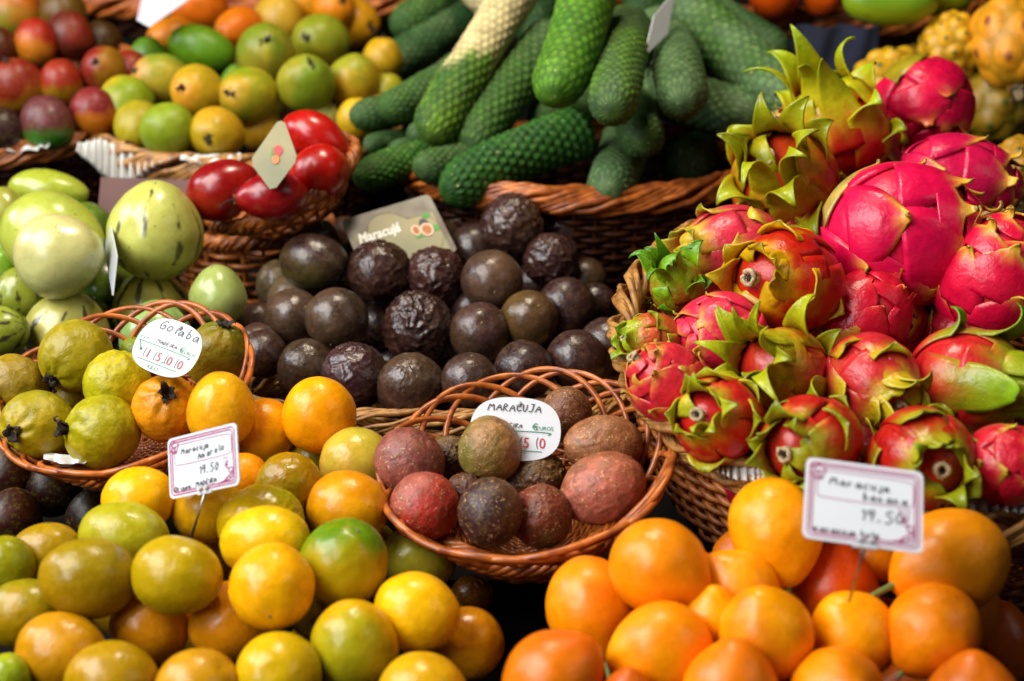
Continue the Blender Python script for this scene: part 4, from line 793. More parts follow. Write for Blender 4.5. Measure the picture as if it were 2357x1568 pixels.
# purple passion fruit
Pd = lambda x, y: D(x, y) + .06 + .07 * max(0, min(1, (900 - y) / 400))
p1, p2, p3, p4 = '46302a', '5c4a2c', '44261f', '6a5434'
heap('purple', [
 (1068, 512, 42, 1.0, UP, p4, None, 'dusty purple passion fruit behind the upper corner of the name card'),
 (795, 545, 42, 1.0, UP, '6a4a3a', None, 'brown passion fruit at the name card edge, upper one of two', dict(dz=.08)),
 (1292, 530, 50, 1.0, UP, '4a3c36', None, 'dull grey passion fruit beyond the shrivelled top one'),
 (1350, 640, 42, 1.0, UP, p2, None, 'dim brown passion fruit against the dark wicker wall', dict(dz=.05)),
 (1415, 738, 40, 1.1, (1, 0, 0), p2, None, 'small olive brown passion fruit at the far end by the wicker wall'),
 (640, 655, 46, 1.1, UP, 'a08a60', None, 'tan passion fruit peeping out under the oval one', dict(dz=.03)),
 (595, 742, 42, 1.0, UP, '6a5244', None, 'upper grey brown fruit of three at the outer end of the purple heap'),
 (720, 563, 54, 1.0, UP, '3a2c26', '6a5a40', 'shrivelled black topped fruit behind the oval one', dict(wrinkle=1.3)),
 (1165, 493, 56, 1.0, UP, '3c2620', None, 'smooth maroon fruit behind the shrivelled top one'),
 (820, 590, 42, 1.0, UP, '5a3c34', None, 'brown fruit tucked below the name card corner', dict(dz=.07)),
 (1100, 560, 50, 1.0, UP, '5a3028', None, 'reddish passion fruit beside the name card'),
 (668, 690, 48, 1.0, UP, '9a8660', '7a6a54', 'pale tan green fruit behind the dark olive pair'),
 (592, 790, 42, 1.0, UP, '5c4638', None, 'middle grey brown fruit of three at the outer end of the purple heap'),
 (1090, 578, 56, 1.0, (0, 1, .3), '4a3c34', '3a2820', 'smooth dark fruit between the name card and the shrivelled top one'),
 (1062, 965, 46, 1.0, UP, '3a2420', None, 'wrinkled passion fruit seen through the willow loops', dict(wrinkle=.7, dz=.05)),
 (868, 745, 52, 1.0, UP, '1c1412', None, 'filler passion fruit coloured black for the shaded gap beside the glossy shrivelled one', dict(dz=.05)),  # added filler; its black skin stands in for the shade of the gap
 (940, 690, 50, 1.0, UP, '201614', None, 'filler passion fruit coloured black for the shaded gap under the small reddish shrivelled one', dict(dz=.05)),  # another filler, shade of the gap put into its colour
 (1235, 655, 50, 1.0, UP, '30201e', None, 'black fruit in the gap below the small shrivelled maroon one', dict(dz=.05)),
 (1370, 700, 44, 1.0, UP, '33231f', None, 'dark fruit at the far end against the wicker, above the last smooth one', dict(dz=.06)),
 (770, 650, 46, 1.0, UP, '241a18', None, 'filler passion fruit coloured black for the shaded gap under the oval one', dict(dz=.04)),  # filler coloured near black to paint the gap's shade
 (1085, 712, 42, 1.0, UP, '3c2c30', None, 'dark fruit in the gap left of centre below the dusty round one'),
 (1395, 795, 58, 1.0, (0, 1, .2), p1, p3, 'dark smooth fruit at the far end beside the dragon fruit'),
 (605, 815, 50, 1.0, UP, '4a382e', p3, 'lowest grey brown fruit of three at the outer end of the purple heap'),
 (1178, 520, 62, 1.0, (.2, 1, .2), '48302a', '5c4430', 'shrivelled brown fruit on the very top of the heap', dict(wrinkle=1.2)),
 (1270, 598, 54, 1.0, (.3, 1, .2), '3a2422', '4a2c26', 'small shrivelled maroon fruit beyond the dusty round one', dict(wrinkle=1.4)),
 (722, 603, 58, 1.24, (1, -.12, .2), '4a342c', '605828', 'oval dark fruit with green blush at the heap side'),
 (1303, 705, 60, 1.0, (-.2, 1, .3), '3c2824', p1, 'smooth dark maroon fruit right above the hazy pair'),
 (1325, 828, 62, 1.0, (0, 1, .3), p1, p3, 'large smooth dark fruit behind the loops of the round basket'),
 (1218, 733, 59, 1.0, (.3, .4, .8), '6c522c', '745c24', 'olive bronze fruit with a small scar, touching the dusty round one', dict(end=1)),
 (675, 730, 60, 1.0, (.5, .3, .7), '604c36', '4c3e2e', 'olive brown fruit at the back of the matching olive pair', dict(end=1)),
 (872, 625, 64, 1.0, (-.3, .7, .3), '40281e', '4a3020', 'half shrivelled fruit with a yellow fleck under the name card', dict(wrinkle=.8)),
 (1003, 637, 58, 1.0, (.1, -1, .2), '4a2a24', '4a2a22', 'small reddish shrivelled fruit below the corner of the name card', dict(wrinkle=1.3)),
 (1132, 648, 63, 1.0, (.1, -.35, .8), '765c44', '5a4438', 'dusty round fruit with a stalk scar facing out', dict(end=1)),
 (775, 737, 65, 1.0, (-.1, -.75, .55), '604c36', '4c3e2e', 'round olive brown fruit with two tiny scars', dict(end=1)),
 (1103, 765, 62, 1.0, (.1, .3, .9), '543a32', '604a34', 'round brown fruit with a pale scar in its centre', dict(end=1)),
 (1205, 852, 62, 1.0, (.2, 1, .3), '3c2a26', '4a382c', 'dark fruit above the first loops of the round basket', dict(wrinkle=.15)),
 (705, 850, 60, 1.05, (-.2, 1, .2), '4e4028', '40301f', 'greenish black fruit with a pale nick near the golden fruit', dict(wrinkle=.15)),
 (1080, 878, 60, 1.0, (.1, .9, .4), '4e3c30', '44302a', 'brown fruit with a scarred top beside the round basket', dict(end=1, wrinkle=.12)),
 (960, 753, 69, 1.0, (-.1, .8, .3), '38201c', '40241c', 'large glossy shrivelled fruit in the middle of the heap', dict(wrinkle=1.3)),
 (815, 865, 68, 1.0, (-.2, .9, .3), '4a2a30', '3a2024', 'plum coloured fruit with a few folds in the front row', dict(wrinkle=.6)),
 (945, 888, 69, 1.02, (.0, .6, .8), '5e4c34', '54382c', 'large mottled fruit with dents in the front row', dict(end=1, wrinkle=.35)),
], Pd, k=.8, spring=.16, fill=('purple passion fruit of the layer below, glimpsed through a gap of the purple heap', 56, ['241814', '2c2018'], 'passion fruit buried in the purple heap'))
# pepino melons
Ed = lambda x, y: D(x, y) + .03
heap('pepino', [
 (112, 440, 46, 1.9, (1, -.1, 0), '9cae3c', '8ea034', 'flat looking green pepino at the back of the pile'),
 (8, 485, 52, 1.0, UP, '9aa048', None, 'dull beige green pepino cut by the picture edge'),
 (35, 590, 60, 1.0, UP, '6a9a28', None, 'green pepino wedged behind the palest one'),
 (0, 615, 42, 1.0, UP, '7aa830', None, 'sliver of bright green pepino at the picture edge'),
 (45, 675, 56, 1.0, UP, '9aa040', '8a9a30', 'small yellowish pepino with a purple smudge', dict(stripes=.35)),
 (350, 710, 86, 1.02, (0, 1, .35), 'b0ac54', '9aa850', 'striped yellow pepino with bold dark marks behind the willow loops', dict(stripes=1)),
 (360, 775, 80, 1.0, (0, 1, 0), '8ab070', None, 'pale green pepino seen through the willow loops'),
 (8, 765, 58, 1.0, (1, .3, .2), '8a9a30', None, 'striped olive pepino cut by the edge beside the guava basket', dict(stripes=.8)),
 (155, 765, 92, 1.02, (.3, 1, .3), 'b0b068', 'a0a850', 'cream yellow pepino under the palest one, behind the loops', dict(stripes=.4)),
 (502, 680, 62, 1.08, (0, 1, .1), '98ac6c', 'a4b478', 'small smooth egg shaped pepino alone by the wicker wall'),
 (122, 545, 96, 1.22, (1, -.25, .2), 'a8b858', 'a0b04c', 'large green pepino behind the palest one'),
 (358, 530, 103, 1.05, (.1, 1, .25), 'b6c070', 'bcc274', 'big round pepino with thin brown streaks next to the tamarillos', dict(stripes=.28)),
 (140, 588, 92, 1.06, (.9, .2, .3), 'bcc490', 'c0c090', 'palest creamy pepino with a broad white sheen'),
], Ed, k=.8, spring=.14, fill=('pepino melon of the layer below, glimpsed through a gap of the pepino pile', 70, ['5a7a24', '6a8a30'], 'pepinos buried in the pile'))
# tamarillos
Td = lambda x, y: 1 / (1 / 1.72 + 2.0e-4 * (y - 410)) - .05
heap('tamarillo', [
 (655, 395, 40, 1.2, UP, 'b01810', None, 'tamarillo hidden behind the beige card', dict(dz=.06)),
 (727, 315, 44, 1.6, (1, -.5, .1), 'b4180c', '98140c', 'long orange red tamarillo uppermost in the basket'),
 (512, 436, 56, 1.33, (1, .5, .2), '880c10', '98160e', 'dark red tamarillo overhanging the basket beside the pepino'),
 (735, 395, 50, 1.15, (-1, -.3, .3), 'c01e0c', 'b0160a', 'bright tomato red tamarillo against the basket rim'),
 (625, 452, 46, 1.5, (-1, -.12, .25), '980c18', '90100e', 'crimson tamarillo with its green calyx and curled stalk', dict(end=1)),
], Td, k=.8)
# mangoes
Md = lambda x, y: D(x, y) + .03
G1, G2, G3, A1 = '7a9020', 'b09a1c', 'c8a024', 'd8780c'
def sd(dx, dy, w_=.75): return (dx, dy, w_)
heap('mango', [
 (880, 135, 44, 1.0, UP, 'c8a018', None, 'yellow mango at the end of its basket by the monstera tips'),
 (892, 205, 34, 1.0, UP, 'a8a020', None, 'small dull yellow mango under the monstera tips'),
 (815, 55, 55, 1.05, sd(.6, -.2, .6), 'd89a0c', 'c89010', 'yellow mango with a brown eye under the far basket rim'),
 (700, 12, 56, 1.2, (1, 0, 0), 'd0900c', None, 'amber mango at the very top of the mango pile'),
 (770, 22, 46, 1.0, sd(.4, .1), 'd8860c', None, 'orange yellow mango beside the amber one at the top'),
 (640, 45, 54, 1.0, UP, 'c8a030', None, 'pale yellow mango behind the orange one'),
 (455, 20, 50, 1.35, sd(-.7, 0, .6), 'd8700c', 'c86008', 'orange mango with a dark eye beside the pale card'),
 (395, 85, 42, 1.25, sd(-.9, -.25, .4), 'd8850f', 'c87a10', 'orange yellow mango over the green ones'),
 (548, 70, 46, 1.3, sd(-.5, -.35, .7), 'd8700a', 'c87a10', 'bright orange mango whose eye faces out'),
 (342, 130, 40, 1.0, UP, '5f8a20', None, 'dark green mango under the orange yellow one'),
 (552, 195, 42, 1.0, UP, '6a9030', None, 'green mango in the gap in the middle of the pile', dict(end=False)),
 (465, 116, 50, 1.45, (1, -.25, .1), '5f8a14', '6a8a18', 'large green oval mango lying on its side', dict(end=False)),
 (735, 96, 60, 1.0, sd(-.3, .0, .8), '8a9022', 'a89a24', 'olive mango with a stem stub near the top of the pile'),
 (880, 250, 30, 1.0, UP, 'd0a818', None, 'tiny yellow glimpse of mango beside the monstera pile'),
 (815, 185, 56, 1.0, (.3, .6, .3), '9a9a28', 'c8a020', 'yellow olive mango next to the monstera pile', dict(end=False)),
 (735, 275, 44, 1.0, UP, 'b0b060', None, 'pale cream mango just above the long tamarillo', dict(end=False)),
 (820, 272, 42, 1.0, UP, 'd8b01c', None, 'bright yellow mango above the tamarillo basket rim', dict(end=False)),
 (600, 295, 48, 1.0, UP, 'd0a020', None, 'yellow mango behind the beige card', dict(end=False)),
 (612, 125, 65, 1.0, sd(.12, .2, .9), '7c8a22', 'b09a30', 'big green mango with a star shaped calyx, centre of the pile'),
 (705, 192, 60, 1.08, sd(.25, .4, .8), '7c9020', 'a0982a', 'green mango with a short scar above the cream one'),
 (370, 187, 57, 1.08, sd(-.6, .2, .6), '84962a', 'b8a030', 'pale green mango with a peach coloured end', dict(c3='d09a50', c3a=.6)),
 (290, 240, 55, 1.1, sd(-.3, -.8, .4), '8a9a1c', 'b8a020', 'yellow green mango at the outer side of the pile'),
 (567, 222, 62, 1.05, sd(-.3, -.05, .8), '8a981c', 'b8a82a', 'yellow green mango with an orange navel', dict(c3='c8a030', c3a=.55)),
 (452, 212, 57, 1.0, sd(-.35, -.08, .9), 'b89a1c', 'c8a01c', 'golden mango with a dark slanted stem', dict(c3='d89a2a', c3a=.5)),
 (318, 290, 50, 1.1, sd(-.1, -.6, .5), 'b0a020', None, 'yellow mango resting on the lace doily'),
 (385, 300, 57, 1.0, (-.8, .2, .4), '8a9a20', '7a901c', 'green gold mango at the front of its basket', dict(end=False)),
 (497, 308, 57, 1.0, sd(-.08, -.3, .9), 'b89c1c', 'c89a20', 'yellow mango with a brown stem at the front of its basket'),
], Md, k=.75, spring=.2, it=50, fill=('mango of the layer below, glimpsed through a gap among the yellow green ones', 50, ['5a7a1c', '8a7a18'], 'mangoes buried in the yellow green pile'))
heap('mango', [
 (300, 165, 44, 1.0, UP, '8a1c14', None, 'dark red mango in the shade next to the green mangoes', dict(end=False)),
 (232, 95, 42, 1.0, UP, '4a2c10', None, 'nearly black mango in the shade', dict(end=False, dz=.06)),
 (145, 30, 52, 1.0, UP, '6a4a10', None, 'dim ochre mango behind the red ones', dict(end=False)),
 (28, 30, 58, 1.0, UP, '8a8a24', 'c06a18', 'green orange mango in the upper corner', dict(end=False, cdir=[0, .3, 1], cgrad=1)),
 (-8, 112, 46, 1.0, UP, '5a2016', None, 'dark mango cut by the picture edge above the yellow cheeked one', dict(end=False)),
 (160, 82, 50, 1.0, UP, '64141e', '84241a', 'deep crimson mango above the row', dict(end=False)),
 (5, 300, 46, 1.0, UP, '3a1a20', None, 'dark purple mango cut by the picture edge', dict(end=False)),
 (82, 97, 47, 1.05, UP, 'a42418', 'c8781c', 'red mango with an orange flank', dict(end=False, cdir=[.4, .2, -1], cgrad=1)),
 (238, 160, 48, 1.0, sd(-.1, .1, .8), '8c2020', '9c6c18', 'red and olive mango with a small navel', dict(cdir=[1, 0, 0], cgrad=1)),
 (140, 188, 46, 1.0, UP, '9c2818', 'a87c14', 'red topped mango between the yellow cheeked one and the red and olive one', dict(end=False, cdir=[0, 0, -1], cgrad=1.3)),
 (40, 196, 56, 1.0, sd(-.1, .6, .5), '8c2818', 'b4841a', 'yellow cheeked mango with a red crown', dict(cdir=[0, 0, -1], cgrad=1.3)),
 (215, 256, 50, 1.0, UP, '841c2c', 'cc7818', 'red mango with a glowing orange belly', dict(end=False, cdir=[0, -.2, -1], cgrad=1.2)),
 (108, 284, 58, 1.0, UP, '6a3038', '3f7a24', 'mango purple above and green below at the front', dict(end=False, cdir=[0, 0, -1], cgrad=1.4)),
], lambda x, y: D(x, y) + .02, group=GROUPS['redmango'], k=.75, spring=.2, fill=('mango of the layer below, glimpsed through a gap among the red ones', 46, ['5a2014', '4a3010'], 'mangoes buried in the red pile'))
# dark red fruit under the guava basket, the shade there deepened into their colours
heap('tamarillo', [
 (120, 1120, 55, 1.1, UP, '2c0a08', None, 'dark red fruit with shade put in its colour, deep under the guava basket'),
 (215, 1190, 52, 1.1, UP, '2a0a08', None, 'red fruit coloured dark maroon for the shade just above the long pale passion fruit'),
 (22, 1085, 50, 1.1, UP, '3c100a', None, 'red fruit coloured dull for the shade at the edge under the guava basket rim'),
 (28, 1190, 56, 1.05, (.3, 1, .2), '4c1e0c', '3a120a', 'red fruit coloured brown for the shade above the olive gold passion fruit'),
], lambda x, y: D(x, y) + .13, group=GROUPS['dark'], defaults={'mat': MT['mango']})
# yellow pitayas
heap('pitaya', [
 (2135, 150, 52, 1.0, UP, 'b8901a', None, 'small yellow pitaya behind the knobbly round one', dict(knobs=26)),
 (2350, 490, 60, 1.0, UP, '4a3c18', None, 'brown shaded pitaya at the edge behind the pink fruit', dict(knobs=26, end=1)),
 (2345, 385, 60, 1.1, (.3, 1, .2), 'c08a14', 'a8800f', 'yellow pitaya at the picture edge above the shaded one', dict(knobs=30)),
 (2050, 185, 66, 1.2, (-1, -.3, .2), 'dcac1c', 'cca018', 'ragged yellow pitaya behind the leafy pink fruit', dict(knobs=30, kh=.2)),
 (2285, 245, 72, 1.1, (.1, -1, .2), '9a7a14', '8a7a1c', 'dull olive yellow pitaya beside the round pink fruit', dict(knobs=22, kh=.15)),
 (2188, 108, 66, 1.1, (.2, 1, .2), 'e4ac16', 'd8a81c', 'knobbly yellow pitaya with green tipped bumps', dict(knobs=46, kh=.14)),
 (2320, 95, 78, 1.35, (.1, -1, .25), 'eca018', 'e09a16', 'large smooth yellow pitaya with a brown scar', dict(knobs=20, kh=.11, knobc='8a4a20', end=1)),
], lambda x, y: D(x, y) - .02, k=.8)
# far oranges and a green banana
ORG = 'oranges in the far basket'
for x_, y_, r_, lb in ((1635, -10, 48, 'far orange at the end of the basket above the monstera'), (1782, -22, 62, 'largest far orange above the basket rim'), (1895, -16, 50, 'far orange next to the green banana')):
    o = fruit('orange', x_, y_, r_, 1.0, UP, 'd0500a', None, lb, 2.34, ORG); o.name = 'orange'; o['category'] = 'orange'
for x_, y_, r_, lb, dz_ in ((2050, 0, 38, 'green and yellow banana at the top behind the pitayas', 2.05), (2140, -22, 40, 'green banana behind the yellow edged one', 2.1)):
    th = np.linspace(-1, 1, 30); c = np.array([P(x_ + 115 * t, y_ + 12 - 34 * t * t, dz_) for t in th]); ctr = c.mean(0)
    v, f = tubes([(c - ctr, .030 * np.clip(1 - np.abs(th) ** 5, .1, 1) * np.where(np.abs(th) > .85, 1 - (np.abs(th) - .85) * 3, 1))], 12); col = np.tile(lin('6a9414'), (len(v), 1)); m = sstep(-.3, .4, -v[:, 2] * 40)[:, None]; col = col * (1 - m * .6) + lin('a8b010') * m * .6
    o = ob('banana', mesh('banana', v, f, MT['banana'], True, col), None, lb, 'banana', 'green bananas'); o.location = ctr

# ---------------------------------------------------------------- monstera fruit
m1, m2, m3, m4, m5 = '4a6e2a', '365a2e', '6e9028', '546f42', '688458'
MON = [  # tip, base, width, colours, label, extra depth of the base, options
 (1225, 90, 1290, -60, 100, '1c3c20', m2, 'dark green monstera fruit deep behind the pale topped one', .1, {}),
 (1470, 60, 1520, -80, 110, '2c5020', m2, 'dim monstera fruit behind the edge on card', .1, {}),
 (1660, 60, 1560, -80, 110, '33602a', m2, 'shaded monstera fruit behind the two longest', .08, {}),
 (905, 72, 1120, -70, 88, m1, m2, 'monstera fruit with its tip over the yellow mangoes', .1, {}),
 (1808, 128, 1570, -30, 92, m4, m2, 'slim monstera fruit whose tip shows over the longest one', .1, {}),
 (842, 335, 960, 322, 52, m2, m4, 'thin dark monstera fruit low behind the tamarillo rim', .05, {}),
 (900, 352, 1010, 325, 56, m4, m2, 'slender monstera fruit over the lowest row', .05, {}),
 (850, 190, 1150, 5, 90, m2, m4, 'long deep green monstera fruit above the mango basket', .12, {}),
 (812, 272, 990, 225, 78, m1, m4, 'monstera fruit with a scarred tip beside the yellow mango', .08, {}),
 (948, 312, 1050, 300, 70, m4, m2, 'small monstera fruit tucked beneath the pale topped one', .06, {}),
 (878, 262, 1130, 110, 84, m4, m1, 'grey green monstera fruit next to the pale topped one', .12, {}),
 (1545, 392, 1690, 330, 110, m4, m2, 'dull monstera fruit above the braided rim near the dragon fruit', .1, {}),
 (1225, 275, 1400, 235, 78, m4, m1, 'small monstera fruit under the light green one', .1, {}),
 (1742, 272, 1560, 225, 118, m5, m4, 'monstera fruit under the longest one', .12, {}),
 (1830, 262, 1560, 10, 128, m5, m1, 'longest monstera fruit slanting toward the leafy pink fruit', .2, dict(bump=.06)),
 (1160, 15, 1060, -90, 120, 'd8c890', 'c8b880', 'pale stripped monstera top at the upper edge', .05, dict(cream=1.0)),
 (1075, 352, 1280, 80, 112, m4, m1, 'green monstera fruit right of the pale topped one, nearly as long.', .16, {}),
 (983, 322, 1215, -60, 112, m3, m1, 'monstera fruit with its upper half stripped to pale kernels', .16, dict(cream=.58, bump=.085)),
 (820, 412, 1000, 368, 84, m1, '447a26', 'bright monstera fruit in the lowest row by the tamarillo rim', .06, dict(bump=.095)),
 (960, 388, 1110, 350, 84, m4, m1, 'short monstera fruit in the lowest row', .07, dict(bump=.085)),
 (1485, 325, 1465, 265, 100, m4, m1, 'monstera fruit pointing outward under the green pair', .16, dict(fs=1)),
 (1400, 440, 1432, 350, 110, m5, m4, 'upright monstera fruit with a notched tip at the braided rim', .14, {}),
 (1018, 448, 1350, 300, 118, '3a6e22', '2c5c20', 'large bumpy monstera fruit overhanging the purple heap', .1, dict(bump=.11)),
 (1568, 240, 1525, 110, 114, m5, m4, 'blue green monstera fruit next to the pin of the edge on card', .2, dict(bump=.055)),
 (1405, 255, 1435, 110, 114, m4, '5a7c2a', 'monstera fruit with a brown tip below the light green one', .16, {}),
 (1268, 230, 1360, -60, 130, '5f8e22', '4c7e20', 'light green monstera fruit with pale dots, topmost of the pile', .16, dict(bump=.05)),
]
MON = [((f[0], f[1], f[0] + (f[2] - f[0]) * 1.35, f[1] + (f[3] - f[1]) * 1.35) + f[4:8] + (f[8] * 1.6 + .03, f[9]) if math.hypot(f[0] - f[2], f[1] - f[3]) < 190 else f) for f in MON]
its = [dict(x=(a + c) / 2, y=(b + e) / 2, r=w_ / 2, seg=((a - c) / 2, (b - e) / 2), d0=D(0, (b + e) / 2) - .02 - (.08 if b > 330 else 0)) for a, b, c, e, w_, *_ in MON]
for f, dm in zip(MON, settle(its, .2, 50, .6)):
    op = dict(f[9]); op.pop('fs', None); monstera(*f[:4], f[4], dm - f[8] * .5, f[8], f[5], f[6], f[7].rstrip('.').replace(' right of', ' beside'), **op)

# ---------------------------------------------------------------- dragon fruit
PK, PR, TY, TG, GN = 'd60e48', 'c81a20', 'dcb03c', 'ccbe1c', '6a9a14'
Gd = lambda x, y: 1 / (.435 + 3.02e-4 * y) - .17 + .00008 * max(0, 700 - y) * -1
DR = [  # x, y, r, L, direction of the flower end, pink, tip, green, leafiness, label, opts
 (2150, 720, 80, 1.0, (-.3, .6, .5), 'c03a28', TG, '5c9a18', .7, 'green leaved dragon fruit almost hidden behind the big ones', {}),
 (1838, 305, 58, 1.0, (-.8, .5, .3), PK, TY, '8a9a20', .3, 'small pink fruit mostly hidden behind the leafy upper one', {}),
 (2125, 245, 100, 1.02, (.1, -1, .3), PK, 'd8703c', 'a09020', .28, 'round pink dragon fruit highest up beside the yellow pitayas', {}),
 (1930, 300, 100, 1.15, (-.45, .8, .55), PR, TG, '98b01c', 1.05, 'upper pink dragon fruit with long curling green leaves', {}),
 (2200, 425, 100, 1.25, (1, -.15, .15), 'cc1450', TY, '9a8a3c', .36, 'deep pink dragon fruit behind the giant one', {}),
 (1558, 660, 56, 1.05, (-.3, .6, .6), 'a0601c', '8ab01c', '4f8a18', 1.3, 'small dragon fruit all wrapped in bright green leaves', {}),
 (1500, 785, 58, 1.05, (-.9, .1, .4), 'c0582a', 'a8b020', '7aa018', .6, 'small yellow green dragon fruit at the end of the heap', {}),
 (1685, 580, 92, 1.2, (-1, -.15, .3), 'c83048', 'd0b038', '9aa820', .5, 'pink and yellow dragon fruit under the leafy pointed one', {}),
 (2070, 545, 148, 1.10, (1, .1, .25), 'dd0e50', TY, 'b8a050', .27, 'giant magenta dragon fruit in the middle of the heap', dict(hole=False)),
 (1985, 735, 92, 1.15, (.5, .7, .1), 'd01838', 'd83a38', 'd08a2a', .25, 'smooth glossy pink dragon fruit with one small horn', dict(hole=False)),
 (1805, 425, 108, 1.12, (-.42, .30, .8), 'c8341c', 'b8a41c', 'a0ac1a', 1.15, 'dragon fruit with twisted yellow green leaves and a round dried scar', dict(rows=[(150, 3), (118, 4), (86, 5), (58, 5)])),
 (2290, 640, 118, 1.12, (.3, .8, .4), 'dc1244', TY, 'b89a4a', .30, 'tall magenta dragon fruit cut by the picture edge', dict(hole=False)),
 (1655, 775, 88, 1.12, (-.9, -.2, .3), 'dc3050', 'd8a038', 'a89a30', .35, 'soft pink dragon fruit below the red one', {}),
 (1537, 882, 80, 1.12, (-.75, .55, .3), 'd02c3c', 'd09a38', '9a9a30', .38, 'pink dragon fruit touching the loops of the round basket', {}),
 (1812, 652, 110, 1.06, (-.72, .05, .65), 'c0200f', 'd0a40c', 'b8a010', .5, 'red dragon fruit with yellow flaps and a woody end', {}),
 (1800, 862, 96, 1.08, (-.45, .25, .6), 'c0281c', 'b0a818', 'a8b01a', 1.5, 'dragon fruit hidden under a knot of yellow green leaves', dict(hole=False)),
 (1652, 968, 90, 1.08, (-.5, .15, .8), 'c81c20', 'c0b028', 'a0b01c', .6, 'small red dragon fruit above the white doily', {}),
 (2005, 882, 98, 1.10, (.28, -.42, .85), 'c83034', 'c8b01c', 'a8a818', .6, 'egg shaped dragon fruit with yellow flaps folded shut', {}),
 (2222, 878, 108, 1.08, (.8, -.05, .6), 'c82428', '9aa41c', '74a01a', 1.55, 'dragon fruit with the broadest bright green leaves', {}),
 (1865, 1022, 100, 1.15, (-.55, -.1, .75), 'c0201c', 'a8a020', '8a9c1c', .6, 'red green dragon fruit just above the larger price card', {}),
 (2122, 1058, 106, 1.02, (.05, -.1, 1), 'b82018', 'a8a01c', '90a81c', .55, 'dragon fruit facing out with a hollow woody ring', {}),
 (2315, 1072, 84, 1.08, (.6, .1, .4), 'c81c34', 'c0a82c', '9aa020', .4, 'pink dragon fruit at the picture edge above the doily', {}),
]
its = [dict(x=f[0], y=f[1], r=f[2], seg=(0, 0), d0=Gd(f[0], f[1])) for f in DR]
HB = 'dragon fruit of the layer below, glimpsed through a gap of the pink heap'
for x_, y_ in ((1750, 755), (1900, 790), (1735, 900), (1915, 960), (2110, 960), (1600, 720), (2230, 1000), (1890, 570), (2225, 540), (2040, 760), (1760, 1090), (2215, 790), (2010, 1040), (1990, 360)):
    dragon(x_, y_, 88, 1.05, (R.uniform(-1, 1), R.uniform(-.6, 1), .3), 'a01a2c', TG, '7a9020', .35, HB, Gd(x_, y_) + .095, spin=R.uniform(0, 6), hole=False)['group'] = 'dragon fruit buried in the heap'
for f, d_ in zip(DR, settle(its, .16, 60, .78)): dragon(*f[:10], d_, spin=R.uniform(0, 6), **f[10])

# ---------------------------------------------------------------- paper doilies, side board, cloth
def doily(path, width, ds, label, waves=14, amp=.006, seed=1):
    rg = random.Random(seed); n = 160; m = 14; k = np.linspace(0, 1, len(path)); t = np.linspace(0, 1, n); V = []
    xs, ys, dd = np.interp(t, k, [p[0] for p in path]), np.interp(t, k, [p[1] for p in path]), np.interp(t, k, ds); wv = np.interp(t, np.linspace(0, 1, len(width)), width)
    for i in range(n):
        for j in range(m):
            q = j / (m - 1); fold = amp * math.sin(t[i] * waves * 6.28 + .8 * math.sin(t[i] * 9)) * (.3 + q); sc_ = 1 + .12 * abs(math.sin(t[i] * waves * 3.14)) * (q > .85)
            V.append(P(xs[i] + math.sin(t[i] * 11) * 6, ys[i] + wv[i] * q * sc_, dd[i] - q * .02) + np.array([0, -fold, fold * .8]))
    V = np.array(V); c = V.mean(0); o = ob('paper_doily', mesh('paper_doily', V - c, grid_faces(m, n, False), MT['paper'], True), None, label, 'paper doily', 'white lace paper doilies'); o.location = c
    md = o.modifiers.new('thick', 'SOLIDIFY'); md.thickness = .0006
doily([(178, 330), (230, 318), (290, 340), (340, 352), (420, 350)], [20, 75, 80, 40, 16], [1.93, 1.93, 1.93, 1.92, 1.92], 'white fringed doily spilling over the rim of the mango basket', waves=13, amp=.008)
doily([(415, 352), (480, 356), (560, 352)], [16, 22, 14], [1.90, 1.90, 1.90], 'narrow strip of white paper under the front yellow mango', waves=4, amp=.003)
doily([(-20, 336), (50, 332), (120, 324)], [12, 16, 10], [1.93, 1.93, 1.93], 'scrap of white paper under the purple and green mango', waves=4, amp=.003)
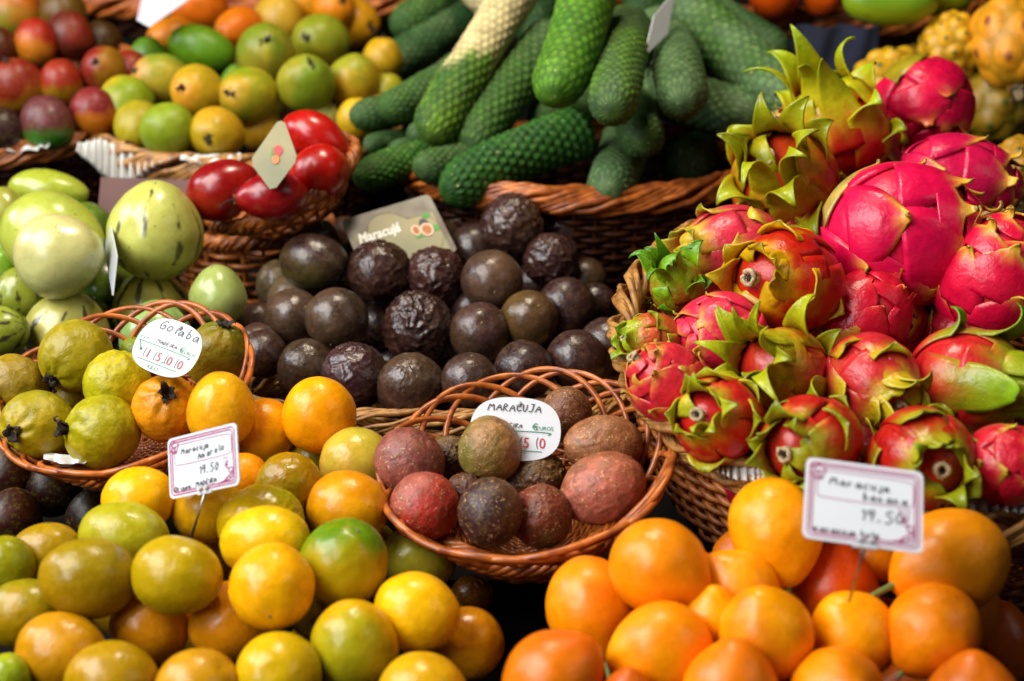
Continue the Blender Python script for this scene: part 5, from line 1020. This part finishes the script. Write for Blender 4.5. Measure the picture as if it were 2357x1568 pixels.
doily([(1625, 1058), (1700, 1062), (1770, 1085)], [22, 40, 26], [1.21, 1.20, 1.18], 'crumpled white doily under the small red dragon fruit', waves=9, amp=.003)
doily([(2140, 1150), (2230, 1120), (2380, 1130)], [40, 52, 50], [1.16, 1.16, 1.16], 'crumpled white doily beside the larger price card', waves=12, amp=.003)
doily([(1548, 960), (1580, 1010), (1625, 1050)], [12, 16, 12], [1.26, 1.25, 1.23], 'torn bit of white paper between the round basket and the dragon fruit', waves=5, amp=.003)
doily([(100, 1040), (150, 1046), (205, 1050)], [16, 20, 14], [1.34, 1.33, 1.33], 'white paper liner under the guavas', waves=3, amp=.002)
bp = [P(232, 408, 1.80), P(436, 414, 1.80), P(440, 560, 1.78), P(218, 560, 1.78)]
n_ = np.cross(bp[1] - bp[0], bp[3] - bp[0]); n_ /= np.linalg.norm(n_); c = sum(bp) / 4
o = ob('side_board', mesh('side_board', [p - c for p in bp] + [p - c + n_ * .012 for p in bp], [(3, 2, 1, 0), (4, 5, 6, 7), (0, 1, 5, 4), (1, 2, 6, 5), (2, 3, 7, 6), (3, 0, 4, 7)], MT['box'], False), None, 'worn pinkish board standing behind the big round pepino', 'board'); o.location = c
for c4, ds, lb in (([(1830, 60), (2030, 60), (2010, 260), (1790, 250)], (2.2, 2.2, 2.1, 2.1), 'navy cloth hanging in the dark gap above the leafy pink fruit'), ([(1590, 470), (1700, 450), (1660, 560), (1580, 600)], (1.86, 1.86, 1.80, 1.80), 'navy cloth glimpsed beside the monstera basket')):
    V = []; a = [P(*q, dd_) for q, dd_ in zip(c4, ds)]
    for i in range(24):
        for j in range(24):
            s_, t_ = i / 23, j / 23; V.append((a[0] * (1 - s_) + a[1] * s_) * (1 - t_) + (a[3] * (1 - s_) + a[2] * s_) * t_ + np.array([0, .012 * math.sin(s_ * 14 + 2 * t_), .0]))
    V = np.array(V); c = V.mean(0); o = ob('navy_cloth', mesh('navy_cloth', V - c, grid_faces(24, 24, False), MT['blue'], True), None, lb, 'cloth'); o.location = c; o.modifiers.new('thick', 'SOLIDIFY').thickness = .002
